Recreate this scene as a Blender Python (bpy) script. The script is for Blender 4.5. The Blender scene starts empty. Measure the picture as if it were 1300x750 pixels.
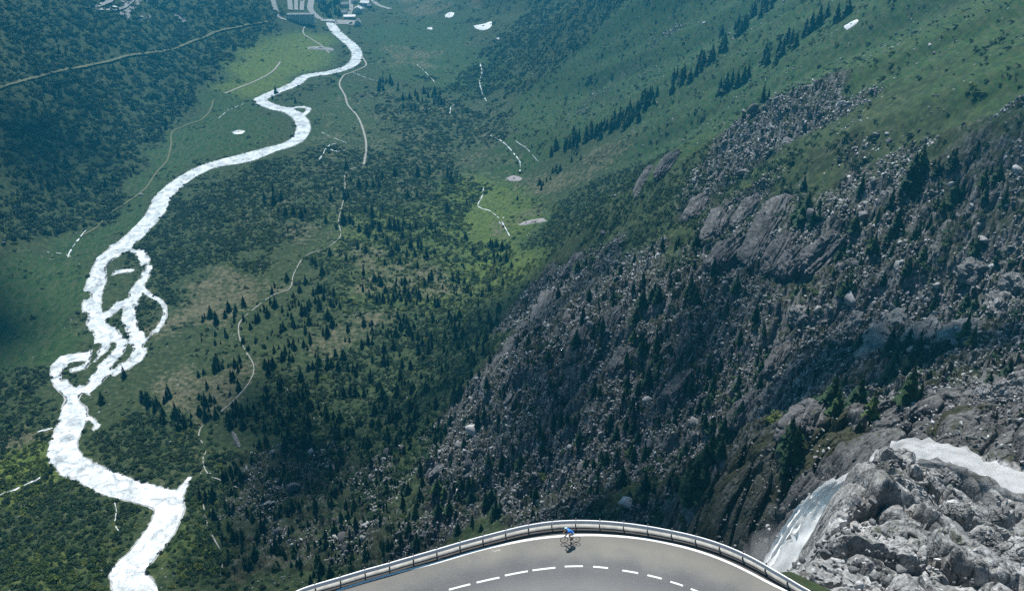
import bpy, bmesh, math, random
import numpy as np
from mathutils import Vector, Matrix, Euler

R = math.radians
rng = np.random.default_rng(11)
random.seed(11)
sc = bpy.context.scene
COL = sc.collection

# ------------------------------------------------------------------ camera geometry
CAMZ = 500.0
PITCH = R(30.0)
F = 1264.0
CP, SP = math.cos(PITCH), math.sin(PITCH)

def ray(px, py):
    px = np.asarray(px, float); py = np.asarray(py, float)
    u = (375 - py) / F
    return (px - 650) / F, CP + u * SP, -SP + u * CP     # per unit depth

def project(x, y, z):
    t = y * CP - (z - CAMZ) * SP
    v = y * SP + (z - CAMZ) * CP
    return 650 + F * x / t, 375 - F * v / t, t

# ------------------------------------------------------------------ noise
_g = np.random.default_rng(5)
_ang = _g.random(4096) * 2 * np.pi
_GX, _GY = np.cos(_ang), np.sin(_ang)
_RND = _g.random(65536)
_G3 = _g.normal(size=(4096, 3)); _G3 /= np.linalg.norm(_G3, axis=1)[:, None]

def _hash(ix, iy, seed):
    h = (ix * 73856093) ^ (iy * 19349663) ^ (seed * 83492791)
    h = (h ^ (h >> 13)) * 1274126177
    return (h ^ (h >> 16)) & 0xffff

def perlin(x, y, seed=0):
    x = np.asarray(x, float); y = np.asarray(y, float)
    xi = np.floor(x).astype(np.int64); yi = np.floor(y).astype(np.int64)
    fx, fy = x - xi, y - yi
    u = fx * fx * fx * (fx * (fx * 6 - 15) + 10); v = fy * fy * fy * (fy * (fy * 6 - 15) + 10)
    def g(ax, ay):
        k = _hash(xi + ax, yi + ay, seed) & 4095
        return _GX[k] * (fx - ax) + _GY[k] * (fy - ay)
    a = g(0, 0); b = g(1, 0); c = g(0, 1); d = g(1, 1)
    return ((a + u * (b - a)) * (1 - v) + (c + u * (d - c)) * v) * 1.5

def fbm(x, y, o=4, seed=0, gain=0.5):
    s = 0; a = 1; f = 1
    for i in range(o):
        s = s + a * perlin(x * f, y * f, seed + i * 17); a *= gain; f *= 2.03
    return s

def ridged(x, y, o=4, seed=0, gain=0.5):
    s = 0; a = 1; f = 1
    for i in range(o):
        n = 1 - np.abs(perlin(x * f, y * f, seed + i * 31)) * 1.6
        s = s + a * n; a *= gain; f *= 2.07
    return s

def worley(x, y, seed=0):
    """distance to the nearest scattered point, and that point's random value"""
    x = np.asarray(x, float); y = np.asarray(y, float)
    xi = np.floor(x).astype(np.int64); yi = np.floor(y).astype(np.int64)
    best = np.full(x.shape, 9.0); val = np.zeros(x.shape); sec = np.full(x.shape, 9.0)
    for ax in (-1, 0, 1):
        for ay in (-1, 0, 1):
            h = _hash(xi + ax, yi + ay, seed)
            px = xi + ax + _RND[h]; py = yi + ay + _RND[(h * 7 + 1013) & 0xffff]
            d = np.hypot(px - x, py - y)
            m = d < best
            sec = np.where(m, best, np.minimum(sec, d))
            best = np.where(m, d, best); val = np.where(m, _RND[(h * 13 + 77) & 0xffff], val)
    return best, val, sec

def blocks(x, y, sz, sd, stretch=.62, ang=.5):
    """heights of a broken rock surface: cells with tilted flat tops and narrow clefts between them"""
    ca, sa = math.cos(ang), math.sin(ang)
    u, v = (x * ca + y * sa) / sz, (-x * sa + y * ca) / (sz * stretch)
    u = u + .22 * perlin(u * 1.7, v * 1.7, sd + 7); v = v + .22 * perlin(u * 1.7 + 9, v * 1.7, sd + 8)
    xi = np.floor(u).astype(np.int64); yi = np.floor(v).astype(np.int64)
    best = np.full(np.shape(u), 9.); sec = best.copy(); hh = np.zeros(np.shape(u))
    for ax in (-1, 0, 1):
        for ay in (-1, 0, 1):
            h = _hash(xi + ax, yi + ay, sd)
            dx = u - (xi + ax + _RND[h]); dy = v - (yi + ay + _RND[(h * 7 + 1013) & 0xffff])
            d = np.hypot(dx, dy); m = d < best
            sec = np.where(m, best, np.minimum(sec, d)); best = np.where(m, d, best)
            k = h & 4095
            hh = np.where(m, (_RND[(h * 13 + 77) & 0xffff] - .5) * 1.1 + 1.1 * (_GX[k] * dx + _GY[k] * dy), hh)
    return hh - .55 * np.exp(-((sec - best) / .07) ** 2)

def perlin3(p, seed=0):
    i = np.floor(p).astype(np.int64); f = p - i
    w = f * f * f * (f * (f * 6 - 15) + 10)
    r = 0
    for ax in (0, 1):
        for ay in (0, 1):
            for az in (0, 1):
                h = _hash(i[:, 0] + ax, i[:, 1] + ay + (i[:, 2] + az) * 7919, seed) & 4095
                g = _G3[h]
                dt = g[:, 0] * (f[:, 0] - ax) + g[:, 1] * (f[:, 1] - ay) + g[:, 2] * (f[:, 2] - az)
                r = r + dt * (w[:, 0] if ax else 1 - w[:, 0]) * (w[:, 1] if ay else 1 - w[:, 1]) * (w[:, 2] if az else 1 - w[:, 2])
    return r * 1.6

def fbm3(p, o=4, seed=0, gain=.5):
    s = 0; a = 1; f = 1
    for k in range(o):
        s = s + a * perlin3(p * f, seed + 13 * k); a *= gain; f *= 2.1
    return s

def ramp(d, k):
    return np.where(d < -k, 0, np.where(d > k, d, (d + k) ** 2 / (4 * k)))

def smax(a, b, k):
    h = np.clip(0.5 + 0.5 * (a - b) / k, 0, 1)
    return b * (1 - h) + a * h + k * h * (1 - h)

def sstep(a, b, x):
    t = np.clip((x - a) / (b - a), 0, 1)
    return t * t * (3 - 2 * t)

def polydist(x, y, pts, widths=None):
    """distance to a polyline (minus its half width when given); also the fraction of the way along"""
    best = np.full(np.shape(x), 1e9); frac = np.zeros(np.shape(x))
    n = len(pts) - 1
    for i in range(n):
        ax, ay = pts[i][:2]; bx, by = pts[i + 1][:2]
        dx, dy = bx - ax, by - ay
        t = np.clip(((x - ax) * dx + (y - ay) * dy) / (dx * dx + dy * dy + 1e-9), 0, 1)
        d = np.hypot(x - ax - t * dx, y - ay - t * dy)
        if widths is not None:
            d = d - 0.5 * (widths[i] + (widths[i + 1] - widths[i]) * t)
        m = d < best
        best = np.where(m, d, best); frac = np.where(m, (i + t) / n, frac)
    return best, frac

def spline(pts, step):
    """dense Catmull-Rom through points (any dimension), about STEP apart"""
    P = np.asarray(pts, float); out = []
    Q = np.vstack([2 * P[0] - P[1], P, 2 * P[-1] - P[-2]])
    for i in range(1, len(Q) - 2):
        n = max(2, int(np.linalg.norm(Q[i + 1][:2] - Q[i][:2]) / step))
        for k in range(n):
            t = k / n
            out.append(0.5 * (2 * Q[i] + (Q[i + 1] - Q[i - 1]) * t + (2 * Q[i - 1] - 5 * Q[i] + 4 * Q[i + 1] - Q[i + 2]) * t * t
                              + (3 * Q[i] - Q[i - 1] - 3 * Q[i + 1] + Q[i + 2]) * t ** 3))
    out.append(P[-1])
    return np.array(out)

# ------------------------------------------------------------------ the shape of the land
ROADZ = 441.0
def on_plane(pts, z):
    out = []
    for a, b in pts:
        rx, ry, rz = ray(a, b)
        t = (z - CAMZ) / rz
        out.append((float(rx * t), float(ry * t)))
    return out
RAIL_PX = [(369, 750), (401, 741), (431.5, 732.3), (461.5, 723.2), (493, 714.6), (522, 706), (552, 697.7), (580, 689), (610, 681), (640.4, 673), (670, 666), (700.6, 661.4), (720, 660.2), (757, 660.5), (791, 663.2), (822, 667.4), (851, 672.8), (880, 679), (908.5, 687.3), (933.4, 697), (958.3, 708.8), (981, 722), (1003, 735), (1026, 749)]
_rail = np.array(on_plane(RAIL_PX, ROADZ + .86))
# least-squares circle through the barrier
_A = np.c_[2 * _rail, np.ones(len(_rail))]; _b = (_rail ** 2).sum(1)
_s = np.linalg.lstsq(_A, _b, rcond=None)[0]
RCX, RCY = _s[0], _s[1]; RR = math.sqrt(_s[2] + RCX ** 2 + RCY ** 2)
print('road circle', RCX, RCY, RR)

XL = ([0, 400, 850, 1300, 1700, 2000, 2500], [-430, -450, -500, -480, -430, -400, -400])
XR = ([0, 300, 480, 690, 930, 1170, 1600, 1850, 2100, 2600], [-120, -120, -110, -70, 0, 10, -40, -130, -180, -200])
KNOB_LINE = [(12, 49), (24, 63.5), (33, 77), (43.5, 98.6), (53.6, 120), (61, 129.5), (69, 134.5), (76, 131), (83, 123.5), (94, 115), (112, 106), (140, 97)]
STREAM = [(150, 101), (114, 112.5), (97, 121), (88, 127), (82.5, 133), (77.5, 138.5), (72, 140.5), (66, 137.5), (61, 132)]
GORGE = [(55, 131), (50, 142), (44, 160), (22, 182), (-10, 215), (-50, 280)]

def base(x, y):
    x = np.asarray(x, float); y = np.asarray(y, float)
    zf = 17 - 0.012 * y
    wl = ramp(np.interp(y, *XL) - x + 30 * perlin(y / 260, x / 400, 3), 60)
    wr = ramp(x - np.interp(y, *XR) + 22 * perlin(y / 190, x / 300, 4), 70)
    left = 0.60 * wl - 0.10 * ramp(wl - 420, 80)
    s = y + 0.8 * x
    wm = sstep(10, 130, wr)
    slope = 0.86 - 0.10 * sstep(1300, 1800, y)
    right = slope * wr
    right = right + wm * (26 * np.exp(-((s - 1590) / 75) ** 2) - 26 * np.exp(-((s - 1300) / 70) ** 2)
                          - 30 * np.exp(-((s - 1760) / 110) ** 2) + 10 * np.exp(-((s - 900) / 60) ** 2)
                          - 14 * np.exp(-((s - 1010) / 60) ** 2) + 6 * np.exp(-((s - 640) / 60) ** 2))
    right = right + wm * 14 * fbm(s / 130, x / 420, 3, 21)
    z = zf + left + right + 0.5 * ramp(y - 2450, 250)
    # the step below the road that the stream falls over
    nr = 381 - 0.64 * (148 + ramp(y - 148, 6) - 166) + 0.2 * (x - 100) - 1.1 * ramp(60 - x, 14) - 0.8 * ramp(y - 205, 20) * sstep(150, 40, x)
    z = smax(z, np.where(y < 700, nr, -500), 14)
    gd, gf = polydist(x, y, GORGE)
    z = z - (38 + 25 * gf) * np.exp(-(gd / (15 + 16 * gf)) ** 2) * sstep(118, 131, y)
    # buttress of rock beside the road
    d, f = polydist(x, y, KNOB_LINE)
    P = KNOB_LINE
    inside = np.zeros(np.shape(x), bool)
    poly = P + [(140, 40), (16, 40)]
    j = len(poly) - 1
    for i in range(len(poly)):
        xi, yi = poly[i]; xj, yj = poly[j]
        c = ((yi > y) != (yj > y)) & (x < (xj - xi) * (y - yi) / (yj - yi + 1e-12) + xi)
        inside ^= c; j = i
    sd = np.where(inside, -d, d)
    zk = 440.3 - .371 * (x - 22) - .477 * (y - 58)
    zk = zk + 4.5 * np.exp(-(((x - 60) / 9) ** 2 + ((y - 116) / 8) ** 2)) + 4 * np.exp(-(((x - 46) / 8) ** 2 + ((y - 100) / 9) ** 2))
    zk = zk - 3.6 * ramp(sd, 1.6)
    z = smax(z, zk, 2.0)
    td, tf = polydist(x, y, STREAM)
    zb = np.interp(tf, [0, .25, .5, .8, .92, 1], [395, 391.2, 389, 387.6, 387.2, 385.5])
    w = sstep(5.0, 2.4, td)
    z = z * (1 - w) + (zb - 1.6) * w
    # road bench
    rd = np.hypot(x - RCX, y - RCY) - RR
    rd = np.where((y < RCY) & (np.abs(x - RCX) < RR), -5, rd)
    zr = ROADZ - .38 - 1.45 * ramp(rd - .45, .3) * np.where(x > 12, .72, 1)
    z = smax(z, zr, .5)
    z = np.where(rd < .4, ROADZ - .35, z)
    return z

# coarse lookup of the land, for rays
GX0, GX1, GY0, GY1, GS = -1150., 1000., 30., 2800., 3.0
_gx = np.arange(GX0, GX1, GS); _gy = np.arange(GY0, GY1, GS)
_GXX, _GYY = np.meshgrid(_gx, _gy)
ZG = base(_GXX, _GYY)

def bil(G, x, y):
    fx = np.clip((np.asarray(x, float) - GX0) / GS, 0, G.shape[1] - 1.001); fy = np.clip((np.asarray(y, float) - GY0) / GS, 0, G.shape[0] - 1.001)
    ix = fx.astype(int); iy = fy.astype(int); ax = fx - ix; ay = fy - iy
    return (G[iy, ix] * (1 - ax) + G[iy, ix + 1] * ax) * (1 - ay) + (G[iy + 1, ix] * (1 - ax) + G[iy + 1, ix + 1] * ax) * ay

def hit(px, py):
    """where the sight lines through these places of the photograph meet the land"""
    rx, ry, rz = ray(px, py)
    rx, ry, rz = np.broadcast_arrays(rx, ry, rz)
    t = np.full(rx.shape, 86.0); lo = t.copy(); done = np.zeros(rx.shape, bool)
    while True:
        zz = CAMZ + rz * t
        below = (zz < bil(ZG, rx * t, ry * t)) & ~done
        done |= below
        if done.all() or t.max() > 3200: break
        lo = np.where(done, lo, t); t = np.where(done, t, t * 1.012)
    hi = t
    for _ in range(12):
        m = (lo + hi) / 2
        b = CAMZ + rz * m < bil(ZG, rx * m, ry * m)
        hi = np.where(b, m, hi); lo = np.where(b, lo, m)
    return rx * hi, ry * hi, hi

def w2(pts):
    a = np.array(pts, float)
    x, y, t = hit(a[:, 0], a[:, 1])
    return np.c_[x, y]

# ------------------------------------------------------------------ river channels (traced, then laid on the land)
CH = []
def channel(pts, w0, w1=None):
    p = w2(pts); w1 = w0 if w1 is None else w1
    d = spline(p, 8.0); CH.append((d, np.linspace(w0, w1, len(d)) * .84))
channel([(418, 26), (425, 38), (434, 47), (447, 58), (453, 68), (450, 79), (442, 85), (420, 92), (388, 97), (374, 107), (347, 118), (330, 127), (345, 135), (370, 142), (384, 155), (383, 170), (370, 182),
         (342, 190), (300, 201), (262, 212), (232, 228), (207, 250), (196, 272), (170, 300), (150, 316), (136, 327)], 20, 24)
channel([(386, 146), (392, 138), (380, 136), (366, 138)], 7)
channel([(345, 192), (318, 203), (295, 207), (262, 213)], 10)
channel([(136, 327), (127, 345), (118, 372), (117, 392), (122, 410), (131, 428), (124, 447), (108, 452), (84, 455), (74, 468), (78, 487), (91, 502)], 23, 13)
channel([(146, 312), (160, 314), (178, 320), (186, 340), (176, 362), (160, 378), (146, 392), (133, 402)], 13, 10)
channel([(176, 362), (169, 383), (163, 402), (172, 424), (175, 448), (158, 464), (128, 478), (106, 494), (94, 506)], 12, 19)
channel([(180, 362), (187, 372), (206, 384), (208, 404), (192, 428), (177, 440)], 4, 5)
channel([(131, 352), (148, 345), (166, 343)], 8)
channel([(126, 445), (110, 464), (88, 470)], 8)
channel([(130, 430), (150, 428), (156, 440), (137, 460), (124, 476)], 12)
channel([(125, 415), (142, 417), (155, 432), (174, 440)], 9)
channel([(94, 502), (97, 516), (87, 545), (80, 572), (95, 592), (126, 606), (156, 619), (187, 627), (214, 638), (211, 660), (198, 682), (178, 707), (160, 726), (176, 748), (184, 775), (190, 820)], 26, 24)
channel([(160, 726), (152, 742), (165, 775)], 11)
channel([(216, 638), (230, 622), (240, 607)], 13, 3)
channel([(112, 528), (124, 540), (118, 545)], 3)

def river_sd(x, y):
    s = np.full(np.shape(x), 60.0)
    for d, w in CH:
        x0, y0 = d.min(0) - 60; x1, y1 = d.max(0) + 60
        m = (x > x0) & (x < x1) & (y > y0) & (y < y1)
        if m.any():
            s[m] = np.minimum(s[m], polydist(x[m], y[m], d, w)[0])
    bar = sstep(1010, 960, y) * sstep(640, 690, y) * sstep(-300, -330, x)
    s = s + bar * 26 * np.clip(perlin(x / 10 + .02 * y, y / 30, 67) - .30, 0, .4)
    return s + 1.5 * perlin(x / 22, y / 22, 61) + .5 * perlin(x / 6, y / 6, 62)
RSG = river_sd(_GXX, _GYY)

# ------------------------------------------------------------------ land cover, in plan
def inpoly(x, y, poly):
    r = np.zeros(np.shape(x), bool); j = len(poly) - 1
    for i in range(len(poly)):
        xi, yi = poly[i]; xj, yj = poly[j]
        r ^= ((yi > y) != (yj > y)) & (x < (xj - xi) * (y - yi) / (yj - yi + 1e-12) + xi); j = i
    return r

def blur(G, n):
    for _ in range(n):
        G = (np.roll(G, 1, 0) + np.roll(G, -1, 0) + 2 * G) / 4
        G = (np.roll(G, 1, 1) + np.roll(G, -1, 1) + 2 * G) / 4
    return G
_WX = _GXX + 30 * fbm(_GXX / 70, _GYY / 70, 4, 71, .6); _WY = _GYY + 30 * fbm(_GXX / 70, _GYY / 70, 4, 75, .6)
def mask(polys, n=10):
    G = np.zeros(_GXX.shape)
    for v, p in polys:
        G = np.where(inpoly(_WX, _WY, w2(p)), v, G)
    return blur(G, n)

M = {}
M['grass'] = mask([
    (1., [(300, 66), (345, 40), (400, 33), (425, 45), (445, 75), (395, 92), (365, 110), (320, 122), (275, 122), (280, 95)]),
    (1., [(268, 122), (318, 124), (330, 145), (362, 152), (360, 178), (300, 195), (255, 198), (222, 222), (198, 248), (180, 280), (140, 315), (105, 330), (70, 320), (115, 285), (150, 255), (195, 215), (205, 185), (230, 160)]),
    (1., [(-60, 330), (40, 335), (110, 322), (122, 340), (106, 380), (112, 425), (95, 445), (60, 455), (20, 470), (-60, 480)]),
    (.75, [(450, 30), (560, 25), (640, 60), (660, 110), (560, 115), (470, 85)]),
    (.9, [(560, 225), (640, 215), (690, 260), (700, 330), (620, 350), (540, 300)]),
    (.72, [(760, 210), (830, 120), (1000, -40), (1500, -60), (1500, 175), (1300, 150), (1130, 130), (1000, 165), (900, 190), (830, 235)]),
    (.8, [(660, 120), (830, -40), (1000, -40), (870, 90), (780, 160), (700, 200), (640, 220)]),
    (.9, [(870, 245), (960, 235), (1010, 262), (940, 270), (880, 262)]),
    (.9, [(1130, 185), (1210, 178), (1240, 200), (1150, 210)]),
    (.6, [(380, 120), (440, 100), (480, 130), (460, 170), (400, 200)]),
], 22)
M['bare'] = mask([
    (.75, [(225, 370), (300, 345), (360, 350), (330, 385), (300, 420), (235, 430), (205, 470), (195, 440)]),
    (.9, [(330, 280), (400, 285), (410, 300), (350, 310)]),
    (.8, [(400, 410), (450, 400), (520, 390), (500, 420), (430, 440), (380, 470), (360, 470)]),
    (.8, [(190, 480), (290, 470), (310, 500), (250, 540), (200, 520)]),
    (.7, [(420, 310), (520, 330), (600, 340), (560, 380), (450, 370)]),
    (1., [(0, 548), (60, 545), (80, 558), (30, 580), (0, 575)]),
    (.9, [(300, 690), (350, 680), (400, 720), (330, 750), (290, 745)]),
    (.8, [(200, 610), (232, 600), (240, 620), (205, 630)]),
    (.7, [(640, 225), (740, 205), (830, 150), (820, 175), (730, 235), (650, 250)]),
    (.8, [(620, 268), (700, 272), (690, 292), (640, 296)]),
    (.5, [(520, 165), (640, 175), (660, 225), (540, 215)]),
    (1., [(602, -20), (618, -20), (604, 14), (597, 28), (592, 26), (598, 8)]),
    (.75, [(505, -20), (560, -20), (572, 10), (545, 22), (515, 16)]),
    (.6, [(590, 40), (630, 44), (640, 56), (600, 52)]),
    (.6, [(470, 55), (540, 60), (560, 85), (480, 90)]),
    (.42, [(400, 130), (480, 110), (640, 130), (660, 220), (600, 240), (420, 260), (330, 300), (300, 280), (380, 200)]),
])
M['scree'] = mask([
    (1., [(930, 170), (985, 120), (1060, 95), (1130, 110), (1060, 160), (1010, 185), (960, 225), (900, 250), (880, 225)]),
    (.9, [(1050, 180), (1180, 155), (1400, 120), (1400, 200), (1240, 180), (1120, 210), (1050, 200)]),
    (.75, [(1020, 240), (1150, 215), (1450, 190), (1450, 330), (1300, 340), (1150, 330), (1070, 330)]),
    (.9, [(700, 340), (770, 310), (880, 340), (1060, 350), (1160, 330), (1450, 320), (1450, 570), (1150, 560), (960, 720), (880, 680), (780, 660), (600, 690), (500, 700), (560, 620), (540, 560), (600, 480), (640, 400)]),
    (.55, [(270, 590), (400, 560), (520, 580), (520, 700), (330, 760), (280, 700)]),
    (1., [(900, 620), (1090, 540), (1210, 520), (1450, 470), (1450, 860), (980, 860)]),
    (.7, [(885, 262), (940, 250), (1100, 290), (1110, 370), (880, 365)]),
    (.3, [(660, 175), (780, 75), (900, -20), (820, 90), (720, 165)]),
])
M['shrub'] = mask([
    (1., [(-200, -60), (330, -60), (345, 30), (300, 70), (275, 100), (255, 125), (205, 165), (190, 210), (130, 262), (80, 300), (20, 328), (-200, 330)]),
    (.9, [(160, 320), (240, 235), (400, 190), (560, 190), (620, 250), (560, 300), (420, 280), (330, 330), (230, 360), (205, 440), (190, 400)]),
    (.8, [(-100, 480), (60, 460), (85, 520), (90, 600), (200, 640), (180, 700), (150, 780), (-100, 780)]),
    (1., [(110, 530), (200, 520), (260, 560), (300, 640), (300, 760), (190, 760), (215, 660), (235, 620), (150, 600), (95, 570)]),
    (1., [(-100, 610), (90, 600), (190, 640), (185, 690), (150, 740), (-100, 790)]),
    (.8, [(540, 110), (660, 120), (800, 60), (860, 0), (700, -20), (620, 60)]),
    (.8, [(660, 300), (720, 250), (800, 200), (880, 200), (870, 300), (760, 310), (690, 340)]),
    (.9, [(830, 225), (900, 190), (960, 200), (1000, 245), (1010, 300), (900, 340), (850, 310)]),
    (.7, [(330, 480), (560, 400), (640, 380), (600, 480), (540, 620), (350, 640)]),
    (.6, [(500, 260), (680, 300), (640, 390), (500, 410), (420, 400), (400, 330)]),
    (.6, [(480, 120), (640, 130), (650, 190), (480, 180)]),
], 3)
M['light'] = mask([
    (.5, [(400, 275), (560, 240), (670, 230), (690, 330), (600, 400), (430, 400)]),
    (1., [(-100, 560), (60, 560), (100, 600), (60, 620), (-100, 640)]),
    (.7, [(560, 230), (640, 215), (700, 330), (600, 360)]),  # sun patch between cloud shadows, painted as yellower cover
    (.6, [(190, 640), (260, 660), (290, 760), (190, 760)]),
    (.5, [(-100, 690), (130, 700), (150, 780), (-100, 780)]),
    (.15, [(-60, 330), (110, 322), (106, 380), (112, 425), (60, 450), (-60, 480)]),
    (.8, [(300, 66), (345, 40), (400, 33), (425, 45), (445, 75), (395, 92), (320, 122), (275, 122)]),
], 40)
RIVW = sstep(9, 1, RSG)
M['shrub'] *= 1 - sstep(3, 0, RSG)

OUT_X, OUT_Y = (10., 132.), (46., 200.)
def outcrop_w(x, y):
    """1 well inside the near outcrop, which has its own finer mesh"""
    a = np.minimum(np.minimum(x - OUT_X[0], OUT_X[1] - x), np.minimum(y - OUT_Y[0], OUT_Y[1] - y))
    rd = np.hypot(x - RCX, y - RCY) - RR - 2.2
    rd = np.where((y < RCY) & (x < RCX + RR + 3), -5, rd)
    return np.minimum(a, rd)

def H(x, y, fine=True):
    """the finished ground height"""
    z = base(x, y)
    sdr = bil(RSG, x, y)
    scree = bil(M['scree'], x, y); shr = bil(M['shrub'], x, y); gr = bil(M['grass'], x, y)
    z = z + 0.5 * fbm(x / 45, y / 45, 3, 81) * sstep(2, 30, sdr)
    d, v, s2 = worley(x / 5.2, y / 5.2, 5)
    land = sstep(2, 8, sdr)
    z = z + land * shr * (1 - .8 * scree) * 1.5 * np.clip(1 - d * 1.3, 0, 1) * (v > .25)
    s = y + .8 * x
    keep = sstep(2, 9, np.hypot(x - RCX, y - RCY) - RR)
    keep = np.where((y < RCY), np.where(np.abs(x - RCX) < RR + 3, 0, 1), keep)
    near = sstep(330, 200, np.hypot(x, y))
    keep2 = keep * (1 - .85 * sstep(5, 3, polydist(x, y, STREAM)[0]))
    big = ridged(x / 34 + .3 * perlin(x / 60, y / 60, 9), y / 34, 4, 41, .55) - 1.2
    z = z + scree * keep2 * (1 - near) * 4.0 * big
    # strata and gullies running down the fall line
    z = z + (1 - near) * sstep(.1, .5, scree + .25 * gr * sstep(30, 90, x)) * keep2 * (1.2 + 3.0 * scree) * fbm(s / 16, x / 60, 3, 47) * .8
    # broken blocks, each with a tilted top
    bl = 1 - .9 * sstep(-1, 3, outcrop_w(x, y))
    for sz, amp, sd in ((13., 4.6, 51), (5.5, 2.4, 52), (2.4, 1.0, 53)):
        z = z + scree * keep2 * amp * bl * blocks(x, y, sz, sd)
    # rough turf
    z = z + (1 - scree) * sstep(3, 12, sdr) * (.35 + .5 * sstep(40, 120, x)) * fbm(x / 9, y / 9, 3, 91) * keep
    z = z - sstep(1.5, -2.0, sdr) * 1.1 + 0.25 * sstep(9, 2, sdr) * sstep(-.5, 2, sdr) * perlin(x / 6, y / 6, 95)
    return z
# ------------------------------------------------------------------ object helpers
def tag(o, label=None, cat=None, group=None, kind=None):
    if label: o['label'] = label
    if cat: o['category'] = cat
    if group: o['group'] = group
    if kind: o['kind'] = kind
    return o

def mesh_np(name, V, FACES, mat=None, parent=None, smooth=False):
    """FACES: (n,3) or (n,4) array"""
    me = bpy.data.meshes.new(name)
    V = np.ascontiguousarray(V, dtype=np.float32); FACES = np.ascontiguousarray(FACES, dtype=np.int32)
    k = FACES.shape[1]
    me.vertices.add(len(V)); me.vertices.foreach_set('co', V.ravel())
    me.loops.add(FACES.size); me.loops.foreach_set('vertex_index', FACES.ravel())
    me.polygons.add(len(FACES)); me.polygons.foreach_set('loop_start', np.arange(0, FACES.size, k, dtype=np.int32))
    try: me.polygons.foreach_set('loop_total', np.full(len(FACES), k, dtype=np.int32))
    except Exception: pass
    if smooth: me.polygons.foreach_set('use_smooth', np.ones(len(FACES), dtype=bool))
    me.update(calc_edges=True); me.validate()
    if mat: me.materials.append(mat)
    o = bpy.data.objects.new(name, me)
    if parent is not False: COL.objects.link(o)
    if parent: o.parent = parent
    return o

def attr(o, name, data, kind='FLOAT'):
    a = o.data.attributes.new(name, kind, 'POINT')
    key = {'FLOAT': 'value', 'INT': 'value', 'FLOAT_VECTOR': 'vector', 'FLOAT_COLOR': 'color'}[kind]
    a.data.foreach_set(key, np.ascontiguousarray(data, dtype=np.int32 if kind == 'INT' else np.float32).ravel())

def grid_faces(nr, nc):
    i = np.arange(nr - 1)[:, None] * nc + np.arange(nc - 1)[None, :]
    return np.stack([i, i + 1, i + nc + 1, i + nc], -1).reshape(-1, 4)

class MB:
    """collects boxes, bars and prisms and links them as one mesh object"""
    def __init__(s): s.v = []; s.f = []
    def add(s, vs, fs):
        n = len(s.v); s.v += [tuple(map(float, v)) for v in vs]; s.f += [tuple(i + n for i in f) for f in fs]
    def box(s, c, d, M=None):
        x, y, z = c; a, b, e = d[0] / 2, d[1] / 2, d[2] / 2
        vs = [Vector((x + i * a, y + j * b, z + k * e)) for i in (-1, 1) for j in (-1, 1) for k in (-1, 1)]
        if M: vs = [M @ v for v in vs]
        s.add(vs, [(0, 1, 3, 2), (4, 6, 7, 5), (0, 4, 5, 1), (2, 3, 7, 6), (0, 2, 6, 4), (1, 5, 7, 3)])
    def prism(s, outline, y0, y1, axis='y'):
        n = len(outline)
        P = (lambda p, t: (p[0], t, p[1])) if axis == 'y' else ((lambda p, t: (t, p[0], p[1])) if axis == 'x' else (lambda p, t: (p[0], p[1], t)))
        vs = [P(p, y0) for p in outline] + [P(p, y1) for p in outline]
        s.add(vs, [tuple(range(n)), tuple(range(2 * n - 1, n - 1, -1))] + [(i, i + n, (i + 1) % n + n, (i + 1) % n) for i in range(n)])
    def tube(s, pts, r, n=8, closed=False):
        P = [Vector(p) for p in pts]; N = len(P)
        rs = r if isinstance(r, (list, tuple)) else [r] * N
        vs = []; up = None
        for i, p in enumerate(P):
            d = (P[(i + 1) % N] - P[i - 1]) if closed else (P[min(i + 1, N - 1)] - P[max(i - 1, 0)])
            d.normalize()
            if up is None: up = d.orthogonal().normalized()
            up = (up - d * up.dot(d)).normalized(); w = d.cross(up)
            for k in range(n):
                a = 2 * math.pi * k / n
                vs.append(p + (up * math.cos(a) + w * math.sin(a)) * rs[i])
        fs = []
        for i in range(N if closed else N - 1):
            for k in range(n):
                a = i * n + k; b = i * n + (k + 1) % n; j = (i + 1) % N
                fs.append((a, b, j * n + (k + 1) % n, j * n + k))
        if not closed: fs += [tuple(range(n - 1, -1, -1)), tuple((N - 1) * n + k for k in range(n))]
        s.add(vs, fs)
    def build(s, name, mat, parent=None, smooth=False):
        me = bpy.data.meshes.new(name); me.from_pydata(s.v, [], s.f); me.update()
        bm = bmesh.new(); bm.from_mesh(me); bmesh.ops.recalc_face_normals(bm, faces=bm.faces); bm.to_mesh(me); bm.free()
        if mat: me.materials.append(mat)
        if smooth:
            for p in me.polygons: p.use_smooth = True
        o = bpy.data.objects.new(name, me); COL.objects.link(o)
        if parent: o.parent = parent
        return o

def empty(name, loc=(0, 0, 0), rz=0):
    o = bpy.data.objects.new(name, None); o.empty_display_size = .3
    COL.objects.link(o); o.location = loc; o.rotation_euler = (0, 0, rz)
    return o

_ICO = {}
def ico(sub):
    if sub not in _ICO:
        bm = bmesh.new(); bmesh.ops.create_icosphere(bm, subdivisions=sub, radius=1)
        bm.verts.ensure_lookup_table()
        _ICO[sub] = (np.array([v.co[:] for v in bm.verts]), np.array([[v.index for v in f.verts] for f in bm.faces])); bm.free()
    return _ICO[sub]

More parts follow.
